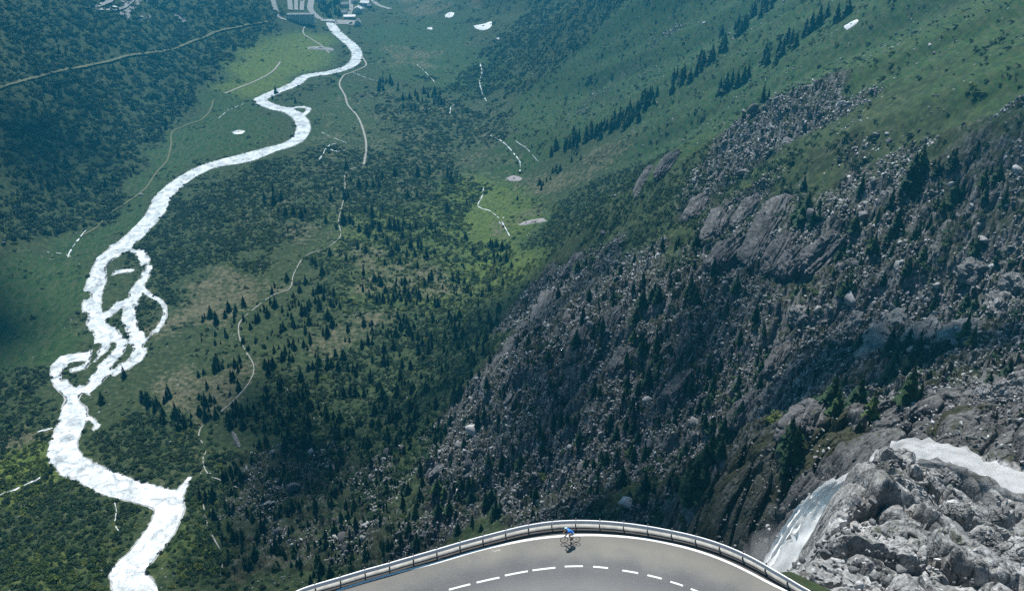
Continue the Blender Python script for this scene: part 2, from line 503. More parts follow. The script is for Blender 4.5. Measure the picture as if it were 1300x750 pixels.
# ------------------------------------------------------------------ materials
class NT:
    def __init__(s, name, rough=.9, spec=.25):
        s.m = bpy.data.materials.new(name); s.m.use_nodes = True
        s.t = s.m.node_tree; s.b = s.t.nodes['Principled BSDF']
        s.b.inputs['Roughness'].default_value = rough; s.b.inputs['Specular IOR Level'].default_value = spec
    def n(s, typ, **kw):
        x = s.t.nodes.new(typ)
        for k, v in kw.items():
            if hasattr(x, k): setattr(x, k, v)
        return x
    def L(s, a, b): s.t.links.new(a, b)
    def val(s, sock, v):
        if hasattr(v, 'is_output'): s.L(v, sock)
        else: sock.default_value = v
    def pos(s):
        return s.n('ShaderNodeNewGeometry').outputs['Position']
    def obj(s):
        return s.n('ShaderNodeTexCoord').outputs['Object']
    def noise(s, co, scale, detail=4, rough=.55, dist=0.):
        x = s.n('ShaderNodeTexNoise'); s.L(co, x.inputs['Vector'])
        x.inputs['Scale'].default_value = scale; x.inputs['Detail'].default_value = detail
        x.inputs['Roughness'].default_value = rough; x.inputs['Distortion'].default_value = dist
        return x.outputs['Fac']
    def vor(s, co, scale, feature='F1', out='Distance', rand=1.):
        x = s.n('ShaderNodeTexVoronoi', feature=feature); s.L(co, x.inputs['Vector'])
        x.inputs['Scale'].default_value = scale; x.inputs['Randomness'].default_value = rand
        return x.outputs[out]
    def attr(s, name):
        return s.n('ShaderNodeAttribute', attribute_name=name).outputs['Fac']
    def ramp(s, f, stops):
        x = s.n('ShaderNodeValToRGB'); s.val(x.inputs['Fac'], f)
        e = x.color_ramp.elements
        while len(e) < len(stops): e.new(.5)
        for i, (p, c) in enumerate(stops):
            e[i].position = p; e[i].color = (*c, 1) if not isinstance(c, (int, float)) else (c, c, c, 1)
        return x.outputs['Color']
    def mix(s, f, a, b, mode='MIX'):
        x = s.n('ShaderNodeMix', data_type='RGBA', blend_type=mode)
        s.val(x.inputs[0], f)
        for k, v in ((6, a), (7, b)):
            if hasattr(v, 'is_output'): s.L(v, x.inputs[k])
            else: x.inputs[k].default_value = (*v, 1)
        return x.outputs[2]
    def math(s, op, a, b=0., clamp=False):
        x = s.n('ShaderNodeMath', operation=op, use_clamp=clamp)
        s.val(x.inputs[0], a); s.val(x.inputs[1], b)
        return x.outputs[0]
    def mapr(s, v, a, b, c=0., d=1.):
        x = s.n('ShaderNodeMapRange'); s.val(x.inputs[0], v)
        for i, q in enumerate((a, b, c, d)): x.inputs[i + 1].default_value = q
        return x.outputs[0]
    def mapping(s, co, scale=(1, 1, 1), rot=(0, 0, 0)):
        x = s.n('ShaderNodeMapping'); s.L(co, x.inputs['Vector'])
        x.inputs['Scale'].default_value = scale; x.inputs['Rotation'].default_value = rot
        return x.outputs[0]
    def bump(s, h, strength=.5, dist=.3, normal=None):
        x = s.n('ShaderNodeBump'); x.inputs['Strength'].default_value = strength; x.inputs['Distance'].default_value = dist
        s.val(x.inputs['Height'], h)
        if normal: s.L(normal, x.inputs['Normal'])
        s.L(x.outputs[0], s.b.inputs['Normal']); return x.outputs[0]
    def color(s, c):
        if hasattr(c, 'is_output'): s.L(c, s.b.inputs['Base Color'])
        else: s.b.inputs['Base Color'].default_value = (*c, 1)
        return s.m
    def rand(s):
        return s.n('ShaderNodeObjectInfo').outputs['Random']

def plain(name, c, rough=.7, spec=.3, metal=0., var=.18, scale=3.):
    k = NT(name, rough, spec); k.b.inputs['Metallic'].default_value = metal
    f = k.noise(k.obj(), scale, 4)
    return k.color(k.mix(f, tuple(x * (1 - var) for x in c), tuple(min(1, x * (1 + var)) for x in c)))

def rock_color(k, co, lo=(.075, .078, .085), hi=(.30, .30, .295), moss=True):
    n1 = k.noise(co, .12, 6, .62, .4); n2 = k.noise(co, .9, 5, .65); n3 = k.noise(co, 4.5, 3, .7)
    f = k.math('ADD', k.math('MULTIPLY', n1, .5), k.math('ADD', k.math('MULTIPLY', n2, .3), k.math('MULTIPLY', n3, .2)))
    c = k.ramp(f, [(.30, lo), (.47, tuple((a + b) * .42 for a, b in zip(lo, hi))), (.60, hi), (.75, tuple(min(1, x * 1.35) for x in hi))])
    tint = k.noise(co, .05, 3)
    c = k.mix(k.mapr(tint, .5, .75, 0, .3), c, (.20, .175, .15), 'MULTIPLY' if False else 'MIX')
    return c, n2, n3

def make_ground():
    k = NT('ground_cover', .95, .15); co = k.pos()
    grass, bare, scree, shrub, light, grav = [k.attr(a) for a in ('grass', 'bare', 'scree', 'shrub', 'light', 'gravel')]
    nA = k.noise(co, .035, 5, .6); nB = k.noise(co, .22, 5, .65); nC = k.noise(co, 1.3, 4, .7)
    heath = k.ramp(nB, [(.30, (.014, .025, .010)), (.5, (.030, .047, .018)), (.66, (.062, .072, .032)), (.8, (.10, .095, .052))])
    gcol = k.ramp(k.math('ADD', k.math('MULTIPLY', nB, .6), k.math('MULTIPLY', nC, .4)), [(.3, (.008, .026, .008)), (.5, (.020, .052, .013)), (.68, (.046, .080, .020))])
    st_ = k.noise(k.mapping(co, (1, .25, .6), (0, 0, .75)), .30, 5, .7); gcol = k.mix(k.mapr(st_, .46, .62, 0, .7), gcol, (.060, .070, .034)); gcol = k.mix(k.mapr(st_, .44, .34, 0, .8), gcol, (.008, .022, .010))
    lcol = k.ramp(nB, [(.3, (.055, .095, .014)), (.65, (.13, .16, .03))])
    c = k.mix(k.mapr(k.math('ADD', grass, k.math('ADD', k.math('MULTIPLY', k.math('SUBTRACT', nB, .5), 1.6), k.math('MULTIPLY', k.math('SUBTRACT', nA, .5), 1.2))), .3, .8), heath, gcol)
    c = k.mix(k.math('MULTIPLY', k.mapr(k.math('ADD', light, k.math('MULTIPLY', k.math('SUBTRACT', nB, .5), 1.4)), .3, .9), .7), c, lcol)  # yellow-green cover, with one sun patch put into the colour
    bcol = k.ramp(k.math('ADD', k.math('MULTIPLY', nC, .6), k.math('MULTIPLY', nB, .4)), [(.34, (.036, .040, .020)), (.5, (.085, .080, .045)), (.62, (.15, .14, .09)), (.75, (.26, .25, .20))])
    c = k.mix(k.mapr(k.math('ADD', bare, k.math('ADD', k.math('MULTIPLY', k.math('SUBTRACT', nB, .5), 2.4), k.math('MULTIPLY', k.math('SUBTRACT', nA, .5), 1.6))), .45, .95), c, bcol)
    c = k.mix(k.math('MULTIPLY', k.mapr(k.math('ADD', scree, k.math('MULTIPLY', k.math('SUBTRACT', nA, .5), 1.)), .3, .7), .8), c, k.ramp(nC, [(.35, (.010, .012, .008)), (.7, (.034, .036, .022))]))
    # stones: cells of grey rock among dark heather
    v1 = k.vor(co, .42, 'F1', 'Color'); v1d = k.vor(co, .42); v2 = k.vor(co, 1.1, 'F1', 'Color'); v2d = k.vor(co, 1.1)
    rc, n2, n3 = rock_color(k, co, (.03, .031, .033), (.13, .13, .128))
    sep = k.n('ShaderNodeSeparateColor'); k.L(v1, sep.inputs[0]); sep2 = k.n('ShaderNodeSeparateColor'); k.L(v2, sep2.inputs[0])
    rc = k.mix(.55, rc, k.ramp(sep.outputs[0], [(0, (.025, .026, .028)), (.6, (.085, .085, .085)), (1, (.30, .295, .285))]))
    rc = k.mix(.35, rc, k.ramp(sep2.outputs[0], [(0, (.03, .03, .032)), (1, (.26, .257, .25))]))
    stone = k.math('MULTIPLY', k.mapr(k.math('ADD', v1d, k.math('MULTIPLY', nC, .5)), .78, .5), 1.)
    geo = k.n('ShaderNodeNewGeometry'); sx = k.n('ShaderNodeSeparateXYZ'); k.L(geo.outputs['Normal'], sx.inputs[0])
    steep = k.mapr(sx.outputs[2], .74, .52)
    sf = k.mapr(k.math('ADD', scree, k.math('MULTIPLY', k.math('SUBTRACT', k.noise(co, .06, 5, .65), .5), 1.9)), .38, .78)
    sf = k.math('MULTIPLY', sf, k.math('MAXIMUM', k.math('MULTIPLY', stone, .9), steep, True))
    c = k.mix(sf, c, rc)
    # thin scatter of stones everywhere off the meadow
    few = k.math('MULTIPLY', k.mapr(k.vor(k.mapping(co, (1, 1, 1)), .16), .13, .07), k.mapr(k.noise(co, .03, 3), .5, .62))
    c = k.mix(k.math('MULTIPLY', few, .8), c, (.30, .30, .29))
    gv = k.ramp(k.noise(co, .8, 5, .7), [(.3, (.22, .22, .21)), (.6, (.46, .46, .45)), (.75, (.65, .65, .64))])
    c = k.mix(k.mapr(k.math('ADD', grav, k.math('MULTIPLY', k.math('SUBTRACT', nB, .5), 1.6)), .42, .7), c, gv)
    k.color(c)
    hgt = k.math('ADD', k.math('MULTIPLY', nC, .5), k.math('MULTIPLY', k.math('MULTIPLY', scree, k.math('SUBTRACT', 1., v1d)), 1.2))
    k.bump(hgt, .7, .8)
    return k.m
M_ground = make_ground()

def make_rock(name, lo, hi, moss=.35, scale=1.):
    k = NT(name, .92, .2); co = k.pos()
    shade_wet = k.attr('shade_wet')
    if scale != 1.: co = k.mapping(co, (scale,) * 3)
    c, n2, n3 = rock_color(k, co, lo, hi)
    wv = k.n('ShaderNodeVectorMath', operation='MULTIPLY_ADD'); nn_ = k.n('ShaderNodeTexNoise'); nn_.inputs['Scale'].default_value = .35; nn_.inputs['Detail'].default_value = 4; k.L(co, nn_.inputs['Vector'])
    k.L(nn_.outputs['Color'], wv.inputs[0]); wv.inputs[1].default_value = (3.5, 3.5, 3.5); k.L(co, wv.inputs[2]); cw = wv.outputs[0]
    crack = k.vor(k.mapping(cw, (1, 1, .45), (.3, .5, .2)), .30, 'DISTANCE_TO_EDGE'); crack2 = k.vor(k.mapping(cw, (.6, 1, 1), (.1, .9, .4)), .9, 'DISTANCE_TO_EDGE')
    warp = k.math('ADD', crack, k.math('MULTIPLY', n2, .06))
    cm = k.math('MULTIPLY', k.mapr(warp, .062, .035), k.mapr(k.noise(co, .11, 3), .42, .58))
    c = k.mix(k.math('MULTIPLY', cm, .85), c, (.018, .018, .018))
    c = k.mix(k.mapr(k.noise(co, 2.2, 5, .75), .52, .40, 0, .6), c, (.04, .04, .041))
    c = k.mix(k.math('MULTIPLY', k.mapr(crack2, .03, .0), .5), c, (.04, .04, .04))
    pale = k.mapr(k.noise(co, .35, 5, .7), .55, .7)
    c = k.mix(k.math('MULTIPLY', pale, .6), c, tuple(min(.62, x * 1.9) for x in hi))
    c = k.mix(k.math('MULTIPLY', shade_wet, .72), c, (.035, .034, .033))  # shade and wetness put into the rock colour
    geo = k.n('ShaderNodeNewGeometry'); sx = k.n('ShaderNodeSeparateXYZ'); k.L(geo.outputs['Normal'], sx.inputs[0])
    up = k.mapr(sx.outputs[2], .72, .9)
    ms = k.math('MULTIPLY', k.math('MULTIPLY', up, k.mapr(k.noise(co, .16, 5, .65), .5, .62)), moss)
    ms = k.math('MAXIMUM', ms, k.math('MULTIPLY', k.mapr(k.math('ADD', k.attr('moss'), k.math('SUBTRACT', k.noise(co, .5, 5, .7), .5)), .35, .75), .85))
    c = k.mix(ms, c, k.ramp(n3, [(.3, (.010, .014, .004)), (.7, (.034, .036, .010))]))
    k.color(c)
    h = k.math('ADD', k.math('MULTIPLY', n2, .5), k.math('ADD', k.math('MULTIPLY', n3, .25), k.math('MULTIPLY', k.math('MINIMUM', crack, .15), 4.)))
    k.bump(h, .85, .55)
    return k.m
M_rock = make_rock('granite_rock', (.06, .061, .064), (.25, .248, .24))
M_cliff = make_rock('cliff_rock', (.045, .045, .048), (.165, .16, .16), .6)
M_knob = make_rock('pale_granite', (.075, .075, .075), (.37, .366, .355), .8)

def make_scree_mat():
    k = NT('scattered_stone', .92, .2); co = k.pos(); r = k.rand()
    n = k.noise(co, 1.2, 4, .65)
    c = k.ramp(r, [(0, (.04, .041, .043)), (.4, (.13, .13, .13)), (.75, (.32, .317, .31)), (1, (.58, .575, .56))])
    c = k.mix(k.mapr(n, .35, .65, .0, .55), c, (.07, .07, .072))
    k.color(c); k.bump(n, .6, .4)
    return k.m
M_stone = make_scree_mat()

def make_leaf(name, cols, trans=.0):
    k = NT(name, .75, .2); r = k.rand(); n = k.noise(k.pos(), .9, 3)
    big = k.noise(k.pos(), .012, 3)
    f = k.math('ADD', k.math('MULTIPLY', r, .5), k.math('ADD', k.math('MULTIPLY', n, .25), k.math('MULTIPLY', big, .3)))
    c = k.ramp(f, [(.25, cols[0]), (.55, cols[1]), (.85, cols[2])])
    k.color(c)
    return k.m
M_shrub = make_leaf('alder_leaves', ((.007, .022, .008), (.015, .040, .012), (.036, .066, .018)))
M_shrub2 = make_leaf('sunlit_leaves', ((.026, .050, .007), (.060, .095, .013), (.12, .14, .024)))  # light green bushes, and sunlight put into leaf colour at the sun patch
M_pine = make_leaf('conifer_needles', ((.007, .020, .009), (.014, .034, .013), (.030, .056, .018)))
M_pine2 = make_leaf('young_conifer_needles', ((.016, .034, .010), (.030, .055, .014), (.055, .080, .020)))
M_bark = plain('conifer_bark', (.06, .045, .035), .95, .1)

def make_water():
    k = NT('glacial_meltwater', .35, .4); co = k.pos()
    n = k.noise(k.mapping(co, (1, 1, 1)), .09, 5, .6, 1.2); n2 = k.noise(co, .7, 4, .7, .5)
    f = k.math('ADD', k.math('MULTIPLY', n, .65), k.math('MULTIPLY', n2, .35))
    k.color(k.ramp(f, [(.36, (.17, .19, .195)), (.45, (.36, .38, .385)), (.55, (.62, .63, .63))]))
    k.bump(n2, .35, .3)
    return k.m
M_water = make_water()
M_path = plain('trail_gravel', (.27, .26, .23), .95, .1, 0, .3, .4)
M_track = plain('grassy_track', (.115, .12, .07), .95, .1, 0, .3, .2)
M_lane = plain('pale_road', (.24, .238, .23), .95, .1, 0, .15, .1)
M_snow = plain('old_snow', (.60, .61, .62), .7, .3, 0, .08, .4)
# ------------------------------------------------------------------ ground sheet
def build_ground():
    us = np.linspace(-.80, .86, 1160)
    k = np.linspace(0, 1, 1500)
    ys = 26 * np.exp(k * math.log(5200 / 26.))
    # closer rows on the part seen most
    X = us[None, :] * ys[:, None]; Y = np.repeat(ys[:, None], len(us), 1)
    X = X + np.sign(us)[None, :] * 0 
    x, y = X.ravel(), Y.ravel()
    z = np.empty_like(x)
    for i in range(0, len(x), 300000):
        z[i:i + 300000] = H(x[i:i + 300000], y[i:i + 300000])
    z = z - 5.0 * sstep(1.5, 6, outcrop_w(x, y))
    o = mesh_np('ground', np.c_[x, y, z], grid_faces(len(ys), len(us)), M_ground, smooth=True)
    for a in ('grass', 'bare', 'scree', 'shrub', 'light'):
        attr(o, a, bil(M[a], x, y))
    sd = bil(RSG, x, y)
    attr(o, 'gravel', sstep(2.6, .3, sd) * (.75 + .5 * fbm(x / 22, y / 22, 3, 61)))
    tag(o, kind='structure')
    return o
ground = build_ground()

def build_outcrop():
    st = .30
    xs = np.arange(OUT_X[0], OUT_X[1], st); ys = np.arange(OUT_Y[0], OUT_Y[1], st)
    X, Y = np.meshgrid(xs, ys); x, y = X.ravel(), Y.ravel(); w = outcrop_w(x, y)
    z = H(x, y)
    td = polydist(x, y, STREAM)[0]; keep = sstep(3, 6, td) * sstep(0, 4, w)
    wx = x + 3.0 * perlin(x / 9, y / 9, 331); wy = y + 3.0 * perlin(x / 9, y / 9, 332)
    mass = blocks(wx, wy, 17., 335, .55, .95)
    seam = np.abs(perlin(wx / 9 + .25 * wy / 9, wy / 15, 319))
    lumpy = sstep(-.35, .35, perlin(x / 21, y / 21, 337))
    z = z + keep * (2.6 * mass + .8 * fbm(x / 6, y / 6, 3, 313) + (.06 + .34 * lumpy) * blocks(wx, wy, 2.6, 317, .7, .9) + .13 * fbm(x / 1.6, y / 1.6, 3, 311, .6) - 2.8 * np.exp(-(seam / .07) ** 2) - .5 * np.exp(-(np.abs(perlin(wx / 3.2, wy / 4.6, 341)) / .06) ** 2) * lumpy)
    z = np.where(w < .5, z - 3.0, z)
    f = grid_faces(len(ys), len(xs)); ok = (w[f] > -.4).all(1); f = f[ok]
    used, inv = np.unique(f, return_inverse=True)
    o = mesh_np('rock_outcrop', np.c_[x, y, z][used], inv.reshape(-1, 4), M_knob, smooth=True)
    o.data.set_sharp_from_angle(angle=R(42))
    xx, yy = x[used], y[used]; d1 = polydist(xx, yy, KNOB_LINE)[0]; far = sstep(57, 47, xx - .25 * (yy - 130)) * sstep(118, 132, yy)  # far: gorge wall, where shade is painted in with wet rock and moss
    attr(o, 'shade_wet', np.clip(far + sstep(0, 6, yy - np.interp(xx, [40, 76, 88, 97, 114, 140], [118, 141, 131, 125, 116, 110])), 0, 1))  # painted shade with dark wet rock, also beyond the stream
    attr(o, 'moss', np.clip(.6 * far + .9 * sstep(.15, .5, perlin(xx / 13, yy / 13, 351)) * sstep(8, 16, d1), 0, 1))
    return tag(o, kind='structure')
outcrop = build_outcrop()

# ------------------------------------------------------------------ river
def build_river():
    st = 2.0
    xs = np.arange(-620, 60, st); ys = np.arange(330, 2080, st)
    X, Y = np.meshgrid(xs, ys)
    sd = bil(RSG, X, Y); near = sd < 30
    S = np.full(X.shape, 60.)
    S[near] = river_sd(X[near], Y[near])
    corner = S < 0
    cell = corner[:-1, :-1] | corner[1:, :-1] | corner[:-1, 1:] | corner[1:, 1:]
    gy, gx = np.gradient(S, st)
    gl = np.hypot(gx, gy) + 1e-6
    mv = np.clip(S, 0, 4) * (S < 8)
    X2 = X - mv * gx / gl; Y2 = Y - mv * gy / gl
    Z = base(X2, Y2) - .18
    idx = np.arange(X.size).reshape(X.shape)
    f = np.stack([idx[:-1, :-1], idx[:-1, 1:], idx[1:, 1:], idx[1:, :-1]], -1)[cell]
    used, inv = np.unique(f, return_inverse=True)
    V = np.c_[X2.ravel()[used], Y2.ravel()[used], Z.ravel()[used]]
    return tag(mesh_np('river', V, inv.reshape(-1, 4), M_water, smooth=True), kind='structure')
river = build_river()

def ribbon(name, pts, width, mat, lift=.25, cross=3, step=2.5, wob=.0, kind='structure', world=False, gaps=0.):
    p = spline(np.array(pts, float) if world else w2(pts), step)
    t = np.gradient(p, axis=0); t /= np.linalg.norm(t, axis=1)[:, None] + 1e-9
    nrm = np.c_[-t[:, 1], t[:, 0]]
    w = np.full(len(p), width) * (1 + wob * perlin(np.arange(len(p)) * .23, np.zeros(len(p)), hash(len(p)) % 97))
    ks = np.linspace(-.5, .5, cross)
    X = p[:, 0:1] + nrm[:, 0:1] * w[:, None] * ks; Y = p[:, 1:2] + nrm[:, 1:2] * w[:, None] * ks
    Z = H(X.ravel(), Y.ravel()).reshape(X.shape)
    Z = np.maximum(Z, (Z.max(1, keepdims=True) * .5 + Z * .5)) + lift
    fs = grid_faces(len(p), cross)
    if gaps:
        g_ = perlin(p[:, 0] / 9, p[:, 1] / 9, 77) + .4 * perlin(p[:, 0] / 3.5, p[:, 1] / 3.5, 78) > -.55 + gaps
        fs = fs[g_[fs[:, 0] // cross]]
        if not len(fs): fs = grid_faces(len(p), cross)
    return tag(mesh_np(name, np.c_[X.ravel(), Y.ravel(), Z.ravel()], fs, mat, smooth=True), kind=kind)

ribbon('gravel_path', [(428, 40), (440, 52), (453, 66), (462, 76), (464, 84), (448, 92), (436, 97), (431, 108), (438, 122), (442, 134), (455, 150), (463, 172), (465, 190), (462, 210)], 2.6, M_path, .5)
ribbon('valley_trail', [(462, 212), (440, 218), (438, 240), (436, 255), (430, 280), (432, 300), (412, 316), (388, 325), (373, 348), (368, 366), (345, 376), (318, 396), (304, 410), (304, 428), (312, 446), (322, 464), (318, 482),
                        (300, 505), (276, 526), (256, 542), (253, 556), (262, 570), (258, 584), (264, 602), (282, 612)], 1.0, M_path, .35, gaps=.2, wob=.6)
ribbon('valley_trail', [(258, 640), (264, 668), (275, 690), (283, 705), (280, 730)], .9, M_path, .35, gaps=.3, wob=.6)
ribbon('meadow_track', [(356, 79), (345, 92), (325, 103), (303, 112), (285, 119)], 3.0, M_path, .4)
ribbon('meadow_track', [(271, 127), (267, 140), (256, 152), (235, 160), (219, 168), (217, 185), (212, 204), (198, 220), (184, 240), (160, 258), (140, 272), (122, 289), (106, 298)], 2.2, M_track, .35)
ribbon('village_footpath', [(401, 28), (388, 34), (385, 42), (395, 50), (408, 58), (418, 68)], 2.4, M_path, .4)
ribbon('hillside_road', [(-40, 124), (0, 113), (40, 102), (75, 92), (112, 85), (140, 79), (165, 72), (195, 68), (222, 63), (245, 54), (275, 42), (305, 35), (340, 29)], 4.6, M_track, 1.2)
STREAMS = [
    ([(404, 206), (410, 196), (415, 188), (424, 183), (436, 184)], 5.), ([(418, 190), (430, 193), (440, 190)], 3.5),
    ([(609, 80), (612, 92), (609, 104), (612, 118), (618, 130)], 4.), ([(622, 172), (640, 182), (652, 195), (660, 206), (660, 218)], 3.5),
    ([(571, 146), (573, 136), (582, 132)], 4.), ([(614, 238), (612, 250), (607, 262), (622, 268), (634, 278), (643, 292), (648, 302)], 3.),
    ([(640, 276), (634, 282), (640, 288)], 2.4), ([(529, 82), (538, 90), (546, 98), (552, 105)], 2.5), ([(655, 180), (672, 192), (683, 205)], 2.),
    ([(86, 328), (90, 318), (104, 298), (110, 292)], 4.), ([(60, 320), (78, 322), (90, 326)], 2.5),
    ([(-10, 632), (20, 622), (45, 610), (60, 604)], 4.), ([(28, 560), (40, 552), (62, 545), (80, 536)], 4.), ([(145, 635), (148, 650), (146, 665), (152, 676)], 1.6),
    ([(278, 150), (290, 140), (305, 134), (315, 128)], 2.2), ([(446, 92), (462, 98), (480, 104)], 2.2), ([(408, 168), (425, 176), (440, 182)], 2.),
]
for p, w in STREAMS:
    ribbon('side_stream', p, w * .34, M_water, .25, wob=1.1, gaps=.35)

M_dirty = plain('dirty_snow', (.26, .235, .235), .9, .15, 0, .6, .25)
# snow left in hollows, ponds
def patch(name, poly, mat, lift=.5, thick=1.2):
    p = spline(np.vstack([w2(poly), w2(poly[:1])]), 3.0)[:-1]
    c = p.mean(0); rings = [1, .75, .45, .15]
    V = []
    for r in rings:
        q = c + (p - c) * r
        V.append(np.c_[q, H(q[:, 0], q[:, 1]) + (-.4 if r == 1 else lift + thick * (1 - r * r) * .5)])
    n = len(p); V = np.vstack(V); fs = []
    for a in range(len(rings) - 1):
        for i in range(n):
            fs.append((a * n + i, a * n + (i + 1) % n, (a + 1) * n + (i + 1) % n, (a + 1) * n + i))
    return mesh_np(name, V, np.array(fs), mat, smooth=True)
for poly, lab in [
    ([(600, 33), (614, 30), (625, 27), (624, 34), (615, 39), (604, 37)], 'largest white old snow patch at the foot of the far slope'),
    ([(564, 20), (570, 16), (577, 17), (574, 22), (566, 23)], 'small old snow patch highest at the top centre, below the far scree'),
    ([(542, 36), (548, 35), (549, 38), (543, 38)], 'tiny snow patch on the grass between village and far slope'),
    ([(629, 49), (634, 47), (637, 49), (632, 51)], 'tiny snow patch just below the largest snow patch'),
    ([(1070, 35), (1080, 29), (1090, 25), (1088, 30), (1076, 38)], 'narrow snow patch lying on the steep green slope on the right'),
    ([(641, 226), (652, 222), (664, 226), (660, 230), (646, 230)], 'dirty snow remnant at the foot of the brown gully'),
    ([(655, 284), (672, 279), (692, 277), (694, 282), (676, 284), (660, 287)], 'thin snow remnant below the brown gully, above the rocky cliff'),
    ([(119, 9), (130, 3), (135, 4), (128, 10), (120, 12)], 'white snow patch left of the hairpin road at the top left'),
    ([(138, 9), (147, 8), (152, 11), (144, 13), (138, 12)], 'small oval white patch inside the hairpin road bend'),
]:
    tag(patch('snow_patch', poly, M_dirty if 'remnant' in lab else M_snow, .3 if 'remnant' in lab else .5, .6 if 'remnant' in lab else 1.2), lab, 'snow patch', 'old snow patches')
tag(patch('pond', [(293, 168), (302, 165), (312, 166), (308, 170), (297, 171)], M_water, .3, .1), kind='structure')

# ------------------------------------------------------------------ camera, light, air
cam_d = bpy.data.cameras.new('camera'); cam = bpy.data.objects.new('camera', cam_d); COL.objects.link(cam)
cam.location = (0, 0, CAMZ); cam.rotation_euler = (R(90) - PITCH, 0, 0)
cam_d.sensor_width = 36; cam_d.lens = F / 1300 * 36; cam_d.clip_start = .5; cam_d.clip_end = 9000
sc.camera = cam

SUN_AZ, SUN_EL = R(-8), R(56)      # azimuth clockwise from the view direction
sd_ = Vector((math.sin(SUN_AZ) * math.cos(SUN_EL), math.cos(SUN_AZ) * math.cos(SUN_EL), math.sin(SUN_EL)))
sl = bpy.data.lights.new('sun', 'SUN'); sl.energy = 5.0; sl.angle = R(2.2); sl.color = (1, .97, .93)
so = bpy.data.objects.new('sun', sl); COL.objects.link(so); so.rotation_mode = 'QUATERNION'; so.rotation_quaternion = sd_.to_track_quat('Z', 'Y'); so.location = (300, 300, 900)
w = bpy.data.worlds.new('World'); sc.world = w; w.use_nodes = True
sky = w.node_tree.nodes.new('ShaderNodeTexSky'); sky.sky_type = 'NISHITA'; sky.sun_disc = False
sky.sun_elevation = SUN_EL; sky.sun_rotation = SUN_AZ; sky.altitude = 2000
bg = w.node_tree.nodes['Background']; bg.inputs['Strength'].default_value = .05
w.node_tree.links.new(sky.outputs[0], bg.inputs['Color'])
sc.view_settings.view_transform = 'Standard'; sc.view_settings.look = 'None'; sc.view_settings.exposure = 1.0; sc.view_settings.gamma = 1

HAZE = True
if HAZE:
    hm = bpy.data.materials.new('valley_haze'); hm.use_nodes = True; nt = hm.node_tree
    nt.nodes.remove(nt.nodes['Principled BSDF'])
    pv = nt.nodes.new('ShaderNodeVolumePrincipled'); pv.inputs['Color'].default_value = (.06, .60, 1., 1)
    pv.inputs['Density'].default_value = .00023; pv.inputs['Anisotropy'].default_value = .5
    nt.links.new(pv.outputs[0], nt.nodes['Material Output'].inputs['Volume'])
    b = MB(); b.box((0, 2600, 545), (9400, 5400, 1110)); hz = b.build('haze', hm); tag(hz, kind='stuff')
sc.cycles.volume_bounces = 0; sc.cycles.use_denoising = False
sc.cycles.max_bounces = 5; sc.cycles.diffuse_bounces = 2; sc.cycles.glossy_bounces = 1; sc.cycles.transmission_bounces = 2; sc.cycles.transparent_max_bounces = 6

# ------------------------------------------------------------------ cloud puffs out of view, added to shade parts of the land and near air
def build_shade_clouds():
    g = np.random.default_rng(23); V0, F0 = ico(3); VV, FF = [], []; n = 0
    ZC = 1560.; QR = np.array([5 + sd_.x * (ZC - ROADZ) / sd_.z, 60 + sd_.y * (ZC - ROADZ) / sd_.z])
    for poly, cover, at in [
        # (outline of the shaded land or of the cloud itself, how closed it is, which of the two)
        ([(330, 470), (560, 405), (640, 350), (760, 330), (900, 410), (1000, 450), (1080, 480), (1000, 560), (960, 640), (620, 655), (300, 720), (240, 560)], .42, 'land'),
        ([(-520, 690), (-175, 690), (-135, 796), (-88, 818), (-52, 850), (-5, 890), (50, 905), (60, 1010), (-160, 1180), (-520, 1150)], 2.2, 'sky'),  # bank added to keep sunlight out of the near haze
        ([(-200, 60), (150, 120), (180, 200), (80, 300), (20, 480), (-200, 480)], .38, 'land'),
        ([(1000, 200), (1340, 150), (1340, 300), (1150, 320), (930, 270)], .2, 'land')]:
        P = w2(poly) if at == 'land' else QR + (np.array(poly, float) - np.array([-78., 649.])) * 1.2; lo, hi = P.min(0), P.max(0)
        a = 0.5 * abs(np.dot(P[:, 0], np.roll(P[:, 1], 1)) - np.dot(P[:, 1], np.roll(P[:, 0], 1)))
        k = int(a * cover / (math.pi * 24 * 24)); c = 0
        while c < k:
            q = lo + (hi - lo) * g.random(2)
            if not inpoly(q[:1], q[1:], P.tolist())[0]: continue
            c += 1
            L = (ZC - float(bil(ZG, q[0], q[1]))) / sd_.z if at == 'land' else 0.
            o = np.array([q[0] + sd_.x * L, q[1] + sd_.y * L, ZC + g.normal() * 25])
            r = 16 + 18 * g.random(); v = V0 * np.array([r * 1.15, r, r * .7]); v = v + v * (.35 * fbm3(V0 * 1.8 + c * 3.7, 3, 71))[:, None]
            VV.append(v + o); FF.append(F0 + n); n += len(V0)
    m = NT('shade_cloud', 1., 0.); m.color((.85, .86, .88))
    return tag(mesh_np('shade_clouds', np.vstack(VV), np.vstack(FF), m.m, smooth=True), kind='stuff')
# ------------------------------------------------------------------ plants and loose rock
def tri_soup(tris):
    V = np.array(tris, float).reshape(-1, 3)
    return V, np.arange(len(V)).reshape(-1, 3)

